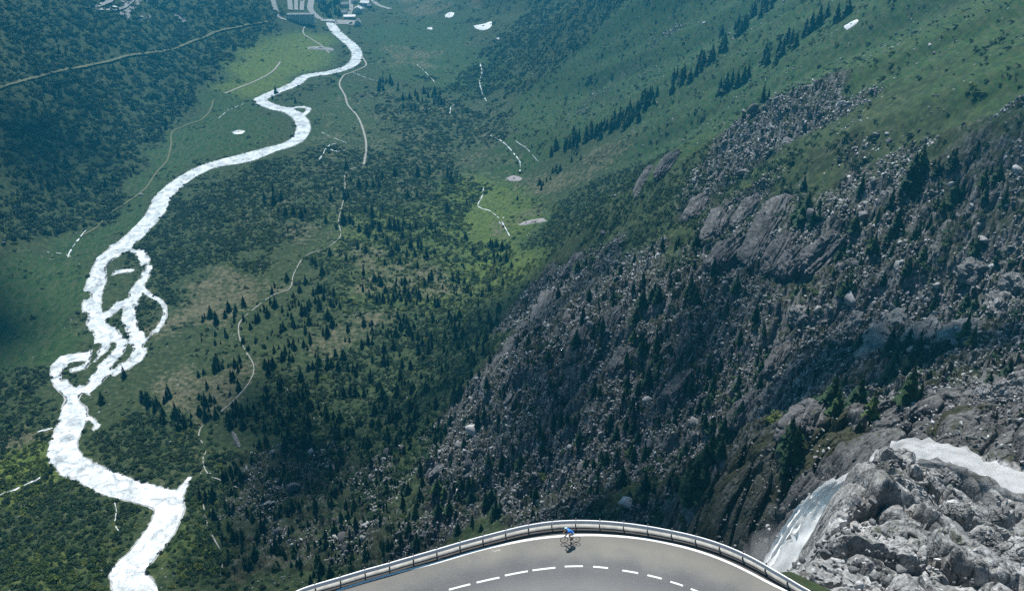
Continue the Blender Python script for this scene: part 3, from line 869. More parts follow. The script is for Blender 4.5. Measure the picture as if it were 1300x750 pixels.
def crown_mesh(seed, slim=.17, levels=15, per=8):
    """boughs of a unit-high conifer: drooping fans of needles with gaps between them"""
    g = np.random.default_rng(seed); T = []
    for l in range(levels):
        f = l / (levels - 1)
        z0 = .10 + .86 * f
        rad = slim * (1 - f) ** .85 * (.75 + .5 * g.random()) + .012
        n = max(4, int(per * (1 - .45 * f)))
        a0 = g.random() * 6.28
        for b in range(n):
            if g.random() < .12: continue
            a = a0 + 6.283 * b / n + g.normal() * .25
            r = rad * (.65 + .55 * g.random()); dz = -.05 - .06 * g.random() - .04 * (1 - f)
            ca, sa = math.cos(a), math.sin(a); w = r * (.30 + .25 * g.random())
            root = (0, 0, z0 + .01); tip = (ca * r, sa * r, z0 + dz)
            m = .55
            L = (ca * r * m - sa * w, sa * r * m + ca * w, z0 + dz * .35 - .012 - .02 * g.random())
            Q = (ca * r * m + sa * w, sa * r * m - ca * w, z0 + dz * .35 - .012 - .02 * g.random())
            C = (ca * r * m, sa * r * m, z0 + dz * .3 + .022)
            T += [(root, L, C), (root, C, Q), (L, tip, C), (C, tip, Q)]
    T += [((0.012, 0, .93), (-.006, .011, .93), (0, 0, 1.02)), ((-.006, .011, .93), (-.006, -.011, .93), (0, 0, 1.02)), ((-.006, -.011, .93), (.012, 0, .93), (0, 0, 1.02))]
    return tri_soup(T)

def trunk_mesh(r=.016):
    V = []; n = 6; hs = [(-.06, 1.4), (.1, 1.), (.5, .6), (.97, .12)]
    for h, q in hs:
        for k in range(n): V.append((math.cos(k * 6.283 / n) * r * q, math.sin(k * 6.283 / n) * r * q, h))
    fs = []
    for i in range(len(hs) - 1):
        for k in range(n): fs.append((i * n + k, i * n + (k + 1) % n, (i + 1) * n + (k + 1) % n, (i + 1) * n + k))
    return np.array(V), np.array(fs)

def shrub_mesh(seed, leaves=210):
    """a low spreading bush of unit radius: many leaf sprays through a lumpy dome"""
    g = np.random.default_rng(seed); T = []
    lobes = [(g.normal() * .42, g.normal() * .42, .35 + .3 * g.random(), .38 + .28 * g.random()) for _ in range(6)]
    for i in range(leaves):
        lx, ly, lz, lr = lobes[g.integers(6)]
        d = g.normal(size=3); d /= np.linalg.norm(d); d[2] = abs(d[2]) * 1.0 - .15
        p = np.array([lx, ly, lz * .75]) + d * lr * (.75 + .3 * g.random())
        if p[2] < -.1: p[2] = -.05
        s = .11 + .10 * g.random()
        nrm = d + g.normal(size=3) * .45; nrm /= np.linalg.norm(nrm)
        u = np.cross(nrm, g.normal(size=3)); u /= np.linalg.norm(u); v = np.cross(nrm, u)
        a, b, c, e = p + u * s, p + v * s * .7, p - u * s * .9, p - v * s * .7
        T += [(a, b, c), (a, c, e)]
    return tri_soup(T)

def rock_shape(seed, sub=2, planes=9, rough=.10, depth=(.55, .95)):
    g = np.random.default_rng(seed); V, Fc = ico(sub); V = V.copy()
    for _ in range(planes):
        n = g.normal(size=3); n /= np.linalg.norm(n); o = depth[0] + (depth[1] - depth[0]) * g.random()
        k = np.maximum(0, V @ n - o); V -= k[:, None] * n
    V += V * (rough * fbm3(V * 2.2 + seed, 3 if sub > 2 else 2, seed))[:, None]
    return V, Fc

build_shade_clouds()
PROTO = {}
def protos(key, meshes, mat, smooth=False):
    c = bpy.data.collections.new('kinds of ' + key)
    for i, (V, Fc) in enumerate(meshes):
        o = mesh_np(key, V, Fc, mat[i] if isinstance(mat, list) else mat, parent=False, smooth=smooth)
        c.objects.link(o)
    PROTO[key] = c
    return c

def scatter(name, key, P, scl, rot, idx, label_kind='stuff'):
    """one object of points, each carrying an instance of a prototype"""
    me = bpy.data.meshes.new(name); me.vertices.add(len(P)); me.vertices.foreach_set('co', np.ascontiguousarray(P, dtype=np.float32).ravel())
    o = bpy.data.objects.new(name, me); COL.objects.link(o)
    attr(o, 'scl', scl, 'FLOAT_VECTOR'); attr(o, 'rot', rot, 'FLOAT_VECTOR'); attr(o, 'idx', idx, 'INT')
    ng = bpy.data.node_groups.new(name, 'GeometryNodeTree')
    ng.interface.new_socket('Geometry', in_out='INPUT', socket_type='NodeSocketGeometry'); ng.interface.new_socket('Geometry', in_out='OUTPUT', socket_type='NodeSocketGeometry')
    N = ng.nodes; gi = N.new('NodeGroupInput'); go = N.new('NodeGroupOutput'); ip = N.new('GeometryNodeInstanceOnPoints')
    ci = N.new('GeometryNodeCollectionInfo'); ci.inputs['Collection'].default_value = PROTO[key]; ci.inputs['Separate Children'].default_value = True; ci.inputs['Reset Children'].default_value = True
    def na(nm, dt):
        a = N.new('GeometryNodeInputNamedAttribute'); a.data_type = dt; a.inputs['Name'].default_value = nm; return a.outputs['Attribute']
    e2r = N.new('FunctionNodeEulerToRotation'); L = ng.links.new
    L(gi.outputs[0], ip.inputs['Points']); L(ci.outputs[0], ip.inputs['Instance']); ip.inputs['Pick Instance'].default_value = True
    L(na('idx', 'INT'), ip.inputs['Instance Index']); L(na('rot', 'FLOAT_VECTOR'), e2r.inputs[0]); L(e2r.outputs[0], ip.inputs['Rotation']); L(na('scl', 'FLOAT_VECTOR'), ip.inputs['Scale'])
    L(ip.outputs[0], go.inputs[0])
    o.modifiers.new('spread', 'NODES').node_group = ng
    return tag(o, kind=label_kind)

def in_view(x, y, z, m=170):
    px, py, t = project(x, y, z)
    return (px > -m) & (px < 1300 + m) & (py > -80) & (py < 750 + m)

def candidates(n, x0=-1050, x1=950, y0=90, y1=2150):
    # plan positions, closer together near the viewpoint
    k = rng.random(n); y = y0 + (y1 - y0) * k
    x = (rng.random(n) * 1.34 - .66) * (y + 120)
    return x, y

def off_paths(x, y):
    return bil(PATHG, x, y) > 0
# keep tracks and streams clear of leaves
PATHG = np.full(_GXX.shape, 40.)
for o in list(COL.objects):
    if o.name.split('.')[0] in ('gravel_path', 'valley_trail', 'meadow_track', 'side_stream', 'hillside_road', 'village_footpath'):
        co = np.empty(len(o.data.vertices) * 3, np.float32); o.data.vertices.foreach_get('co', co); co = co.reshape(-1, 3, 3)
        wd = np.linalg.norm(co[0, 0] - co[0, 2]); pts = co[:, 1, :2][::3]
        x0, y0 = pts.min(0) - 15; x1, y1 = pts.max(0) + 15
        m = (_GXX > x0) & (_GXX < x1) & (_GYY > y0) & (_GYY < y1)
        if m.any() and len(pts) > 1: PATHG[m] = np.minimum(PATHG[m], polydist(_GXX[m], _GYY[m], pts)[0] - wd * .5 - 1.0)

protos('leafy_bush', [shrub_mesh(s) for s in range(7)], [M_shrub] * 5 + [M_shrub2] * 2)
x, y = candidates(520000)
area = 1.34 * (y + 120) * 2060 / 520000           # square metres each candidate stands for
z0 = bil(ZG, x, y)
keep = in_view(x, y, z0)
x, y, area, z0 = x[keep], y[keep], area[keep], z0[keep]
shr = bil(M['shrub'], x, y); scr = bil(M['scree'], x, y); gra = bil(M['grass'], x, y); bar = bil(M['bare'], x, y); lig = bil(M['light'], x, y); rsd = bil(RSG, x, y)
clump = fbm(x / 28, y / 28, 3, 131); clump2 = fbm(x / 90, y / 60, 2, 137)
slope_left = sstep(-380, -460, x - 0)
dens = shr * (.55 + .75 * (clump > -.25)) + .22 * (clump + .6 * clump2 > .25)
dens = np.where(shr > .9, np.maximum(dens, 1.0), dens)
dens = dens + .30 * (scr > .3) * (clump > .12)
dens = dens * (1 - .45 * scr) * (1 - .80 * gra * (shr < .5)) * (1 - .75 * bar)
dens = np.where((gra > .6) & (x > 0), .06 + .25 * (clump > .45), dens)
dens *= (rsd > .6) & off_paths(x, y) & (np.hypot(x - RCX, y - RCY) > RR + 6) & ((y > 200) | (x < 46) & (y > 126))
size = (1.5 + 2.2 * rng.random(len(x)) ** 2) * (1 + .35 * sstep(900, 1700, y)) * (1 + 1.0 * sstep(-400, -460, x) * (shr > .5))
per = area * dens * .42 / (size ** 2)
keep = rng.random(len(x)) < per
x, y, size, lig = x[keep], y[keep], size[keep], lig[keep]
print('bushes', len(x))
z = H(x, y)
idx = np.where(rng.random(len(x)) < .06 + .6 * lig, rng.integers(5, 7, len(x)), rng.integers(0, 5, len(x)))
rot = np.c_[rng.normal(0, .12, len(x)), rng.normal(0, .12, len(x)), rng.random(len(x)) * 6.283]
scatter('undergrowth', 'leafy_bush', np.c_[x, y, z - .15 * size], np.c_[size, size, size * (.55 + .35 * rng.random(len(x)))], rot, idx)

protos('loose_stone', [rock_shape(100 + s, 2, 12, .12, (.42, .8)) for s in range(9)], M_stone)
x, y = candidates(1100000, y1=1500, y0=60)
area = 1.34 * (y + 120) * 1440 / 1100000
z0 = bil(ZG, x, y); keep = in_view(x, y, z0)
x, y, area = x[keep], y[keep], area[keep]
scr = bil(M['scree'], x, y); rsd = bil(RSG, x, y); gg = bil(M['grass'], x, y)
cl = fbm(x / 40, y / 40, 4, 231)
dens = sstep(.35, .95, scr + .75 * cl) * (scr > .08) + .012 * (cl > .15) + .03 * ((gg > .3) & (x > 60) & (cl > .1))
dist = np.hypot(x, y)
size = (.30 + .30 / np.maximum(rng.random(len(x)), .004) ** .66) * np.clip(dist / 420, .32, 1.15)
size = np.minimum(size, 6.5 * np.clip(dist / 420, .3, 1.))
size = np.where(outcrop_w(x, y) > -1, np.minimum(size, .62), size)
rd = np.hypot(x - RCX, y - RCY) - RR
dens *= (rsd > 1) & ((rd > 1.6) & (y > RCY) | (np.abs(x - RCX) > RR + 2) & (y <= RCY)) & (polydist(x, y, STREAM)[0] > 3) & (polydist(x, y, GORGE)[0] > 6)
dens *= np.where((x < 50) & (y > 118) & (y < 250), .12, 1) * np.where(outcrop_w(x, y) > 0, .3, 1)
keep = rng.random(len(x)) < area * dens * .75 / (size * size * 1.5 + .25)
x, y, size = x[keep], y[keep], size[keep]
print('stones', len(x))
z = H(x, y)
s3 = np.c_[size * (.7 + .6 * rng.random(len(x))), size * (.7 + .6 * rng.random(len(x))), size * (.5 + .5 * rng.random(len(x)))]
scatter('scree_rubble', 'loose_stone', np.c_[x, y, z + .1 * size], s3, rng.random((len(x), 3)) * 6.283, rng.integers(0, 9, len(x)))

# ------------------------------------------------------------------ conifers
KV = [crown_mesh(40 + i, s, l, p) for i, (s, l, p) in enumerate([(.23, 15, 9), (.27, 14, 10), (.20, 16, 8), (.32, 12, 10), (.25, 16, 9)])]
ZONES = {
    'forest': ([(250, 470), (330, 440), (400, 425), (520, 400), (600, 400), (650, 385), (620, 450), (560, 560), (430, 600), (330, 560), (250, 530)], 560, 7, 13,
               'dark green conifer crowded into the forest at the valley bottom', 'conifers in the valley bottom forest'),
    'knoll': ([(245, 400), (310, 385), (400, 330), (470, 290), (560, 285), (650, 320), (650, 385), (520, 400), (400, 420), (330, 455), (250, 440)], 330, 6, 12,
              'conifer among the tan clearings of the valley floor, between forest and willow scrub', 'conifers on the tan clearings'),
    'mid': ([(320, 240), (430, 230), (560, 215), (600, 260), (520, 290), (380, 300), (340, 270)], 75, 10, 16,
            'dark conifer standing over low scrub in the middle of the valley', 'conifers over the valley scrub'),
    'upper': ([(495, 122), (560, 115), (570, 140), (520, 150), (480, 140), (480, 100), (520, 105)], 46, 10, 15, 'hazy blue conifer in the clump on the upper valley floor', 'conifers in the upper clump'),
    'lower': ([(330, 560), (560, 560), (620, 640), (540, 690), (400, 740), (290, 720), (245, 620)], 330, 6, 12,
              'dark conifer among pale boulders below the forest, beyond the road barrier', 'conifers below the forest'),
    'cliff': ([(600, 480), (660, 400), (720, 345), (880, 300), (940, 360), (980, 460), (900, 640), (700, 650), (560, 690)], 380, 7, 13,
              'dark conifer rooted among grey rocks on the steep cliff slope', 'conifers on the cliff slope'),
    'scree': ([(950, 345), (1300, 300), (1340, 470), (1130, 550), (980, 600)], 80, 5, 11, 'small dark conifer standing alone in the boulder field on the right', 'conifers in the boulder field'),
    'ledge': ([(1000, 245), (1140, 215), (1260, 205), (1300, 300), (1060, 335)], 46, 7, 13, 'dark conifer on the stony slope right of the striped crag', 'conifers right of the crag'),
    'bank': ([(165, 495), (260, 505), (270, 560), (200, 540)], 40, 9, 14, 'dark conifer beside the scrub near the river bend', 'conifers near the river bend'),
    'wood': ([(404, 4), (414, 2), (432, 2), (434, 14), (432, 23), (412, 23), (405, 14)], 60, 11, 16, 'hazy blue conifer of the small wood in the village', 'conifers of the village wood'),
    'side': ([(20, 40), (330, 60), (250, 130), (150, 250), (20, 270)], 90, 8, 15, 'dark conifer poking out of the bushes on the shaded left slope', 'conifers on the left slope'),
    'gully': ([(1115, 445), (1160, 440), (1165, 480), (1120, 500)], 16, 10, 16, 'very dark conifer in the damp gully across the boulder slope', 'conifers in the damp gully'),
}
TREES = []   # x, y, height, zone
def poly_points(poly, n):
    p = np.array(poly, float); lo, hi = p.min(0), p.max(0); out = []
    while len(out) < n:
        q = lo + (hi - lo) * rng.random(2)
        if not inpoly(np.array([q[0]]), np.array([q[1]]), poly)[0]: continue
        if perlin(q[0] / 22, q[1] / 13, 301) + .5 * perlin(q[0] / 60, q[1] / 40, 302) + .45 * rng.random() < .22: continue
        out.append(q)
    return np.array(out)
for zn, (poly, n, h0, h1, lab, grp) in ZONES.items():
    q = poly_points(poly, n); x, y, t = hit(q[:, 0], q[:, 1])
    h = h0 * .65 + (h1 * 1.1 - h0 * .65) * rng.random(n) ** 1.7
    ok = (bil(RSG, x, y) > 6) & off_paths(x, y)
    TREES += [(a, b, c, zn) for a, b, c in zip(x[ok], y[ok], h[ok])]
def line_trees(pts, n, jit, h0, h1, zn):
    d = spline(np.array(pts, float), 2.0); k = rng.integers(0, len(d), n)
    q = d[k] + rng.normal(0, jit, (n, 2)); x, y, t = hit(q[:, 0], q[:, 1])
    TREES.extend([(a, b, h0 + (h1 - h0) * rng.random(), zn) for a, b in zip(x, y)])
line_trees([(704, 194), (742, 178), (790, 152), (826, 128), (860, 104), (900, 78), (940, 40), (968, 12), (985, -8)], 105, 4, 11, 17, 'row')
line_trees([(780, 165), (800, 150), (830, 125)], 24, 4, 11, 15, 'row')
line_trees([(660, 260), (690, 235), (730, 200)], 14, 6, 6, 10, 'row')
for px, py, h in [(914, 118, 17), (922, 114, 19), (929, 110, 20), (936, 109, 18), (944, 104, 19), (950, 97, 15), (971, 79, 22), (974, 82, 18), (988, 73, 22), (993, 71, 18), (1004, 62, 21), (1010, 60, 16), (1022, 48, 20), (1029, 44, 24),
                  (1039, 35, 23), (1062, 27, 18), (1076, 18, 17), (968, 132, 18), (975, 128, 12), (1000, 50, 14), (1050, 20, 13), (984, 83, 12), (918, 116, 14)]:
    x, y, t = hit(px, py); TREES.append((float(x), float(y), h, 'larch'))
for px, py, h in [(1022, 280, 21), (1030, 292, 15), (1013, 275, 12), (1038, 285, 10), (1085, 292, 14), (1104, 318, 13), (1108, 322, 10), (1132, 322, 11), (1155, 240, 17), (1163, 243, 14), (1148, 244, 11), (1213, 246, 14), (1222, 240, 12), (1248, 235, 12),
                  (1020, 240, 11), (1183, 395, 12), (1262, 340, 9), (1068, 316, 9)]:
    x, y, t = hit(px, py); TREES.append((float(x), float(y), h, 'ledge'))
for px, py, h in [(190, 512, 14), (200, 515, 12), (182, 508, 11), (440, 215, 16), (350, 118, 15), (346, 126, 10), (375, 130, 11), (158, 478, 13), (130, 510, 12), (268, 402, 14), (275, 410, 15)]:
    x, y, t = hit(px, py); TREES.append((float(x), float(y), h, 'bank' if py > 300 else 'mid'))
ZLAB = {k: (v[4], v[5]) for k, v in ZONES.items()}
ZLAB['row'] = ('hazy blue green conifer in the long row climbing the gully of the grassy slope', 'conifers in the row up the gully')
ZLAB['larch'] = ('tall dark larch of the loose line across the steep green slope', 'larches on the green slope')
T_ = np.array([(a, b, c) for a, b, c, _ in TREES]); TZ = H(T_[:, 0], T_[:, 1])
TPX, TPY, TT = project(T_[:, 0], T_[:, 1], TZ)
seen = (TPX > -5) & (TPX < 1305) & (TPY > 0) & (TPY < 745)
apparent = np.where(seen, T_[:, 2] / TT, 0)
order = np.argsort(-apparent); NTREE = 290
mine = set(order[:NTREE].tolist())
print('trees', len(TREES))
crown_me = []
tv, tf = trunk_mesh()
first_trunk = None
def make_tree(v, needles):
    o = mesh_np('crown', KV[v][0], KV[v][1], needles); t = mesh_np('trunk', tv, tf, M_bark); return o.data, t.data, o, t
base_parts = {}
for v in range(5):
    for nm, mt in (('d', M_pine), ('y', M_pine2)):
        a, b, o, t = make_tree(v, mt); base_parts[v, nm] = (a, b)
        bpy.data.objects.remove(o); bpy.data.objects.remove(t)
for i in order[:NTREE]:
    x, y, h, zn = TREES[i]; v = int(rng.integers(0, 5)); nm = 'y' if (zn in ('scree', 'knoll', 'ledge') and rng.random() < .4) else 'd'
    root = empty('larch_tree' if zn == 'larch' else 'conifer_tree', (x, y, float(TZ[i]) - .2), rng.random() * 6.28)
    wd = .85 + .4 * rng.random()
    for part, me in zip(('crown', 'trunk'), base_parts[v, nm]):
        c = bpy.data.objects.new(part, me); COL.objects.link(c); c.parent = root; c.scale = (h * wd, h * wd, h)
    tag(root, ZLAB[zn][0], 'tree', ZLAB[zn][1])
rest = [i for i in order[NTREE:]]
def both(v):
    V, Fc = KV[v]; f4 = np.vstack([tf[:, [0, 1, 2]], tf[:, [0, 2, 3]]])
    return np.vstack([V, tv]), np.vstack([Fc, f4 + len(V)])
protos('small_conifer', [both(v) for v in range(5)], [M_pine, M_pine, M_pine, M_pine2, M_pine])
rp = T_[rest]; hh = rp[:, 2]; ww = hh * (.85 + .4 * rng.random(len(rest)))
scatter('far_forest', 'small_conifer', np.c_[rp[:, 0], rp[:, 1], TZ[rest] - .2], np.c_[ww, ww, hh], np.c_[np.zeros(len(rest)), np.zeros(len(rest)), rng.random(len(rest)) * 6.28], rng.integers(0, 5, len(rest)))
# ------------------------------------------------------------------ crags and single boulders
def slab(name, pa, pb, width, thick, mat, seed, label, cat='rock', group=None, out=.35, sub=5, striate=True):
    """a long block of rock lying down the slope from pa to pb"""
    a = np.array([float(v) for v in hit(*pa)][:2]); b = np.array([float(v) for v in hit(*pb)][:2])
    A = Vector((*a, float(bil(ZG, *a)))); B = Vector((*b, float(bil(ZG, *b))))
    ax = (B - A); Ln = ax.length; ax.normalize()
    e = 6.0; m = (A + B) / 2
    gx = float(bil(ZG, m.x + e, m.y) - bil(ZG, m.x - e, m.y)) / (2 * e); gy = float(bil(ZG, m.x, m.y + e) - bil(ZG, m.x, m.y - e)) / (2 * e)
    nrm = Vector((-gx, -gy, 1)).normalized(); nrm = (nrm - ax * nrm.dot(ax)).normalized(); sd = ax.cross(nrm)
    V, Fc = rock_shape(seed, sub, 9, .0, (.62, .98)) if not striate else ico(sub)
    if striate:
        V = np.sign(V) * np.abs(V) ** .62; g = np.random.default_rng(seed)
        for _ in range(5):
            nn = g.normal(size=3) * np.array([.8, 1, 1]); nn /= np.linalg.norm(nn); V = V - np.maximum(0, V @ nn - (.8 + .35 * g.random()))[:, None] * nn
    D = np.array([Ln * .56, width * .62, thick * .5]); P = V * D
    n = V / (np.linalg.norm(V, axis=1)[:, None] + 1e-9)
    if striate: q = np.c_[P[:, 0] / 22, P[:, 1] / 3.2, P[:, 2] / 6]
    else: q = P / 5.
    dsp = fbm3(q + seed * 3.1, 5, seed, .6) * .10 * min(width, Ln) - (.30 * np.exp(-(np.abs(perlin3(q * 1.1 + seed, seed + 5)) / .09)) + .14 * np.exp(-(np.abs(perlin3(q * 2.6 + seed, seed + 9)) / .1))) * min(width, thick) * .5
    P = P + n * dsp[:, None]
    W = np.array([list(ax), list(sd), list(nrm)])
    Wp = P @ W + np.array(list(m + nrm * thick * (out - .45)))
    o = mesh_np(name, Wp, Fc, mat, smooth=True)
    o.data.set_sharp_from_angle(angle=R(38))
    return tag(o, label, cat, group)
G1 = 'slabs of the striped grey crag'
for i, (pa, pb, wd, th, lb) in enumerate([
    ((1046, 0), (1, 1), 0, 0, None),
    ((921, 264), (900, 308), 15, 16, 'tall dark slab at the upper left end of the striped crag'),
    ((936, 308), (904, 346), 20, 17, 'broad low slab at the bottom left of the striped crag'),
    ((994, 256), (948, 342), 19, 19, 'longest striped slab running down the middle of the crag'),
    ((1003, 300), (974, 346), 12, 14, 'narrow dark slab right of the longest slab of the crag'),
    ((1021, 316), (992, 352), 14, 15, 'short dark slab below the pale topped block of the crag'),
    ((1066, 300), (1024, 348), 20, 19, 'pale topped block at the right end of the striped crag'),
    ((1086, 331), (1068, 348), 8, 7, 'small pale block lying right of the crag'),
    ((896, 255), (882, 277), 10, 12, 'small dark rock face left of the striped crag, half hidden by bushes'),
    ((958, 253), (934, 290), 11, 14, 'slab behind the top of the striped crag, under the bright grass')]):
    if lb: slab('rock_slab', pa, pb, wd, th, M_cliff, 400 + i, lb, 'rock', G1)
G2 = 'rock faces of the dark cliff slope'
for i, (pa, pb, wd, th, lb) in enumerate([
    ((705, 364), (680, 416), 20, 16, 'dark furrowed rock face at the left edge of the cliff slope'),
    ((732, 380), (720, 410), 7, 12, 'thin pale edged fin of rock on the cliff slope'),
    ((748, 402), (728, 458), 14, 14, 'long furrowed rib in the middle of the cliff slope'),
    ((786, 392), (764, 430), 14, 12, 'rock face right of the long furrowed rib'),
    ((738, 322), (716, 352), 14, 12, 'topmost rock face of the cliff slope, beside the light green scrub'),
    ((670, 410), (646, 448), 13, 12, 'lower left rock face of the cliff slope, against the forest'),
    ((640, 450), (612, 490), 14, 10, 'lowest left rock face of the cliff slope'),
    ((860, 195), (836, 228), 14, 16, 'dark knob of rock on the spur above the bushes'),
    ((826, 214), (810, 250), 10, 14, 'dark rock face at the left end of the bushy spur'),
    ((893, 246), (872, 282), 12, 12, 'grey ribbed rock among bushes left of the striped crag'),
    ((800, 440), (780, 475), 14, 10, 'grey rock face in the middle of the boulder slope'),
    ((880, 470), (850, 510), 16, 12, 'broad grey rock face below the scattered conifers'),
    ((960, 500), (930, 545), 16, 12, 'large cracked rock face above the dark gorge'),
    ((1040, 520), (1015, 560), 12, 12, 'grey rock face above the waterfall gorge'),
    ((1000, 440), (975, 478), 16, 12, 'grey rock face under the young conifers of the boulder slope')]):
    slab('rock_face', pa, pb, wd, th, M_cliff, 450 + i, lb, 'rock', G2)
G3 = 'large boulders of the pale boulder field'
for i, (pa, pb, wd, th, lb) in enumerate([
    ((1250, 335), (1214, 356), 13, 11, 'pale split boulder near the top of the boulder field'),
    ((1300, 352), (1272, 374), 13, 10, 'pale boulder at the right edge of the boulder field'),
    ((1287, 380), (1246, 398), 16, 11, 'long pale boulder below the one at the right edge'),
    ((1148, 395), (1128, 424), 14, 11, 'rounded grey boulder with a dark seam in the boulder field'),
    ((1026, 389), (1008, 414), 14, 11, 'rounded boulder beneath the striped crag'),
    ((1075, 330), (1062, 344), 6, 5, 'small pointed boulder at the foot of the pale topped block'),
    ((1178, 408), (1160, 440), 12, 10, 'tall grey boulder right of the boulder with the dark seam'),
    ((1120, 415), (1100, 452), 14, 10, 'grey rounded boulder left of the boulder with the dark seam'),
    ((1230, 410), (1205, 440), 13, 10, 'boulder above the dark gully conifers'),
    ((1095, 395), (1080, 420), 10, 8, 'small rounded boulder high in the boulder field'),
    ((741, 586), (735, 604), 5.5, 6, 'single pale boulder standing out of the dark slope above the road barrier'),
    ((650, 500), (640, 514), 5, 4, 'pale boulder at the foot of the cliff slope'),
    ((565, 590), (545, 606), 7, 5, 'pale boulder among dark conifers left of the cliff slope'),
    ((432, 556), (420, 564), 4, 4, 'small pale boulder in the forest'),
    ((296, 548), (304, 568), 4, 4, 'small pale boulder beside the trail bend')]):
    slab('boulder', pa, pb, wd, th, M_rock, 500 + i, lb, 'boulder', G3, .45, 4, False)

def block(pos, dims, rot, seed, mat, label, sub=6, planes=12, name='boulder', group='big rocks of the near outcrop', crack=1., depth=(.5, .92)):
    V, Fc = rock_shape(seed, sub, planes, .0, depth)
    P = V * np.array(dims); n = V / (np.linalg.norm(V, axis=1)[:, None] + 1e-9); s = min(dims)
    f1 = fbm3(P / (s * .9) + seed, 5, seed, .55); rd = np.abs(perlin3(P / (s * .55) * np.array([1, 1, .6]) + seed * 1.7, seed + 3)); rd2 = np.abs(perlin3(P / (s * .22) + seed, seed + 8))
    d = f1 * .13 * s - crack * (.16 * s * np.exp(-(rd / .05) ** 2) + .05 * s * np.exp(-(rd2 / .07) ** 2))
    P = P + n * d[:, None]
    Mx = np.array(Euler(rot).to_matrix()); P = P @ Mx.T + np.array(pos)
    o = mesh_np(name, P, Fc, mat, smooth=True); o.data.set_sharp_from_angle(angle=R(40))
    return tag(o, label, 'rock', group)
def at_depth(px, py, t):
    a, b, c = ray(px, py); return (float(a * t), float(b * t), float(CAMZ + c * t))
# ------------------------------------------------------------------ mountain stream over the step, and the fall
def build_torrent():
    d = spline(np.array(STREAM, float), .8); d = d[d[:, 0] < 131]
    t = np.gradient(d, axis=0); t /= np.linalg.norm(t, axis=1)[:, None]; nrm = np.c_[-t[:, 1], t[:, 0]]
    ks = np.linspace(-1, 1, 15); wv = (2.8 + 1.3 * fbm(d[:, 0] / 3.5, d[:, 1] / 3.5, 3, 431))[:, None]; X = d[:, :1] + nrm[:, :1] * ks * wv; Y = d[:, 1:] + nrm[:, 1:] * ks * wv
    _, tf = polydist(X.ravel(), Y.ravel(), STREAM)
    Z = np.interp(tf, [0, .25, .5, .8, .92, 1], [395, 391.2, 389, 387.6, 387.2, 385.5]) - .55
    Z = Z + .7 * fbm(X.ravel() / 2.2, Y.ravel() / 2.2, 4, 401) + .25 * np.abs(perlin(X.ravel() / 1.1, Y.ravel() / 1.1, 405))
    return tag(mesh_np('mountain_stream', np.c_[X.ravel(), Y.ravel(), Z], grid_faces(len(d), 15), M_foam, smooth=True), kind='structure')
def make_foam():
    k = NT('white_water', .6, .3); co = k.pos(); n = k.noise(k.mapping(co, (1, 1, .35)), 1.6, 5, .7, .4)
    c = k.ramp(n, [(.30, (.68, .71, .73)), (.40, (.88, .89, .89)), (.52, (.94, .95, .95))]); k.color(c); k.bump(n, .5, .4)
    tr = k.n('ShaderNodeBsdfTranslucent'); k.L(c, tr.inputs['Color']); mx = k.n('ShaderNodeMixShader'); mx.inputs[0].default_value = .75
    k.L(k.b.outputs[0], mx.inputs[1]); k.L(tr.outputs[0], mx.inputs[2]); k.L(mx.outputs[0], k.t.nodes['Material Output'].inputs['Surface'])
    return k.m
M_foam = make_foam()
build_torrent()
def build_fall():
    key = np.array([(66, 136.5, 387.4), (62.5, 133.8, 387.4), (59.6, 132.3, 386.6), (56.6, 131.5, 384.2), (53.9, 131.1, 379.0), (51.9, 131.2, 372.0), (50.3, 131.8, 364.0), (49.0, 132.8, 354.0)])
    d = spline(key, .3); V, Fs = [], []; side = np.array([.86, -.45, .0]); f = np.linspace(0, 1, len(d)); zz = d[:, 2]
    # one body of water with torn edges, and loose strands beside it
    for s, (off, wd, nc, a, b) in enumerate([(0, 1.7, 15, 0, 1), (-1.9, .35, 5, .25, .8), (-2.6, .28, 5, .45, .95), (1.8, .35, 5, .15, .7), (2.3, .3, 5, .5, 1.), (-3.1, .25, 5, .62, 1.)]):
        m = (f >= a) & (f <= b); seg = d[m]; ff = f[m]; z = zz[m]; n0 = sum(map(len, V)); rows = []
        for kx in np.linspace(-1, 1, nc):
            torn = 1 + abs(kx) * (.55 * fbm(z * .55 + s * 5 + (9 if kx > 0 else 0), np.full(len(z), s * 1.3), 4, 411, .65) - .05)
            p = seg + side * (off * (.7 + .9 * ff) + kx * wd * (1 + 1.0 * ff) * torn)[:, None]
            p[:, 1] += .35 * fbm(z * .25, np.full(len(z), kx * 2.6 + s), 3, 415) + .45 * kx * kx
            p[:, 2] += .15 * fbm(z * .8, np.full(len(z), kx * 3. + s), 2, 418)
            rows.append(p)
        V.append(np.stack(rows, 1).reshape(-1, 3)); Fs.append(grid_faces(len(seg), nc) + n0)
    return tag(mesh_np('waterfall', np.vstack(V), np.vstack(Fs), M_foam, smooth=True), kind='structure')
build_fall()
def build_spray():
    m = bpy.data.materials.new('spray'); m.use_nodes = True; nt = m.node_tree; nt.nodes.remove(nt.nodes['Principled BSDF'])
    pv = nt.nodes.new('ShaderNodeVolumePrincipled'); pv.inputs['Color'].default_value = (.9, .95, 1, 1); pv.inputs['Density'].default_value = .04
    nt.links.new(pv.outputs[0], nt.nodes['Material Output'].inputs['Volume'])
    V, Fc = ico(4); V = V * np.array([5.5, 4.5, 11.]); V = V + V * (.45 * fbm3(V * .22 + 3, 4, 77))[:, None]
    V[:, 0] -= .16 * (V[:, 2]) * -1; V += np.array([47.0, 133.5, 364])
    return tag(mesh_np('waterfall_spray', V, Fc, m, smooth=True), kind='stuff')
build_spray()

def road_z(): return ROADZ
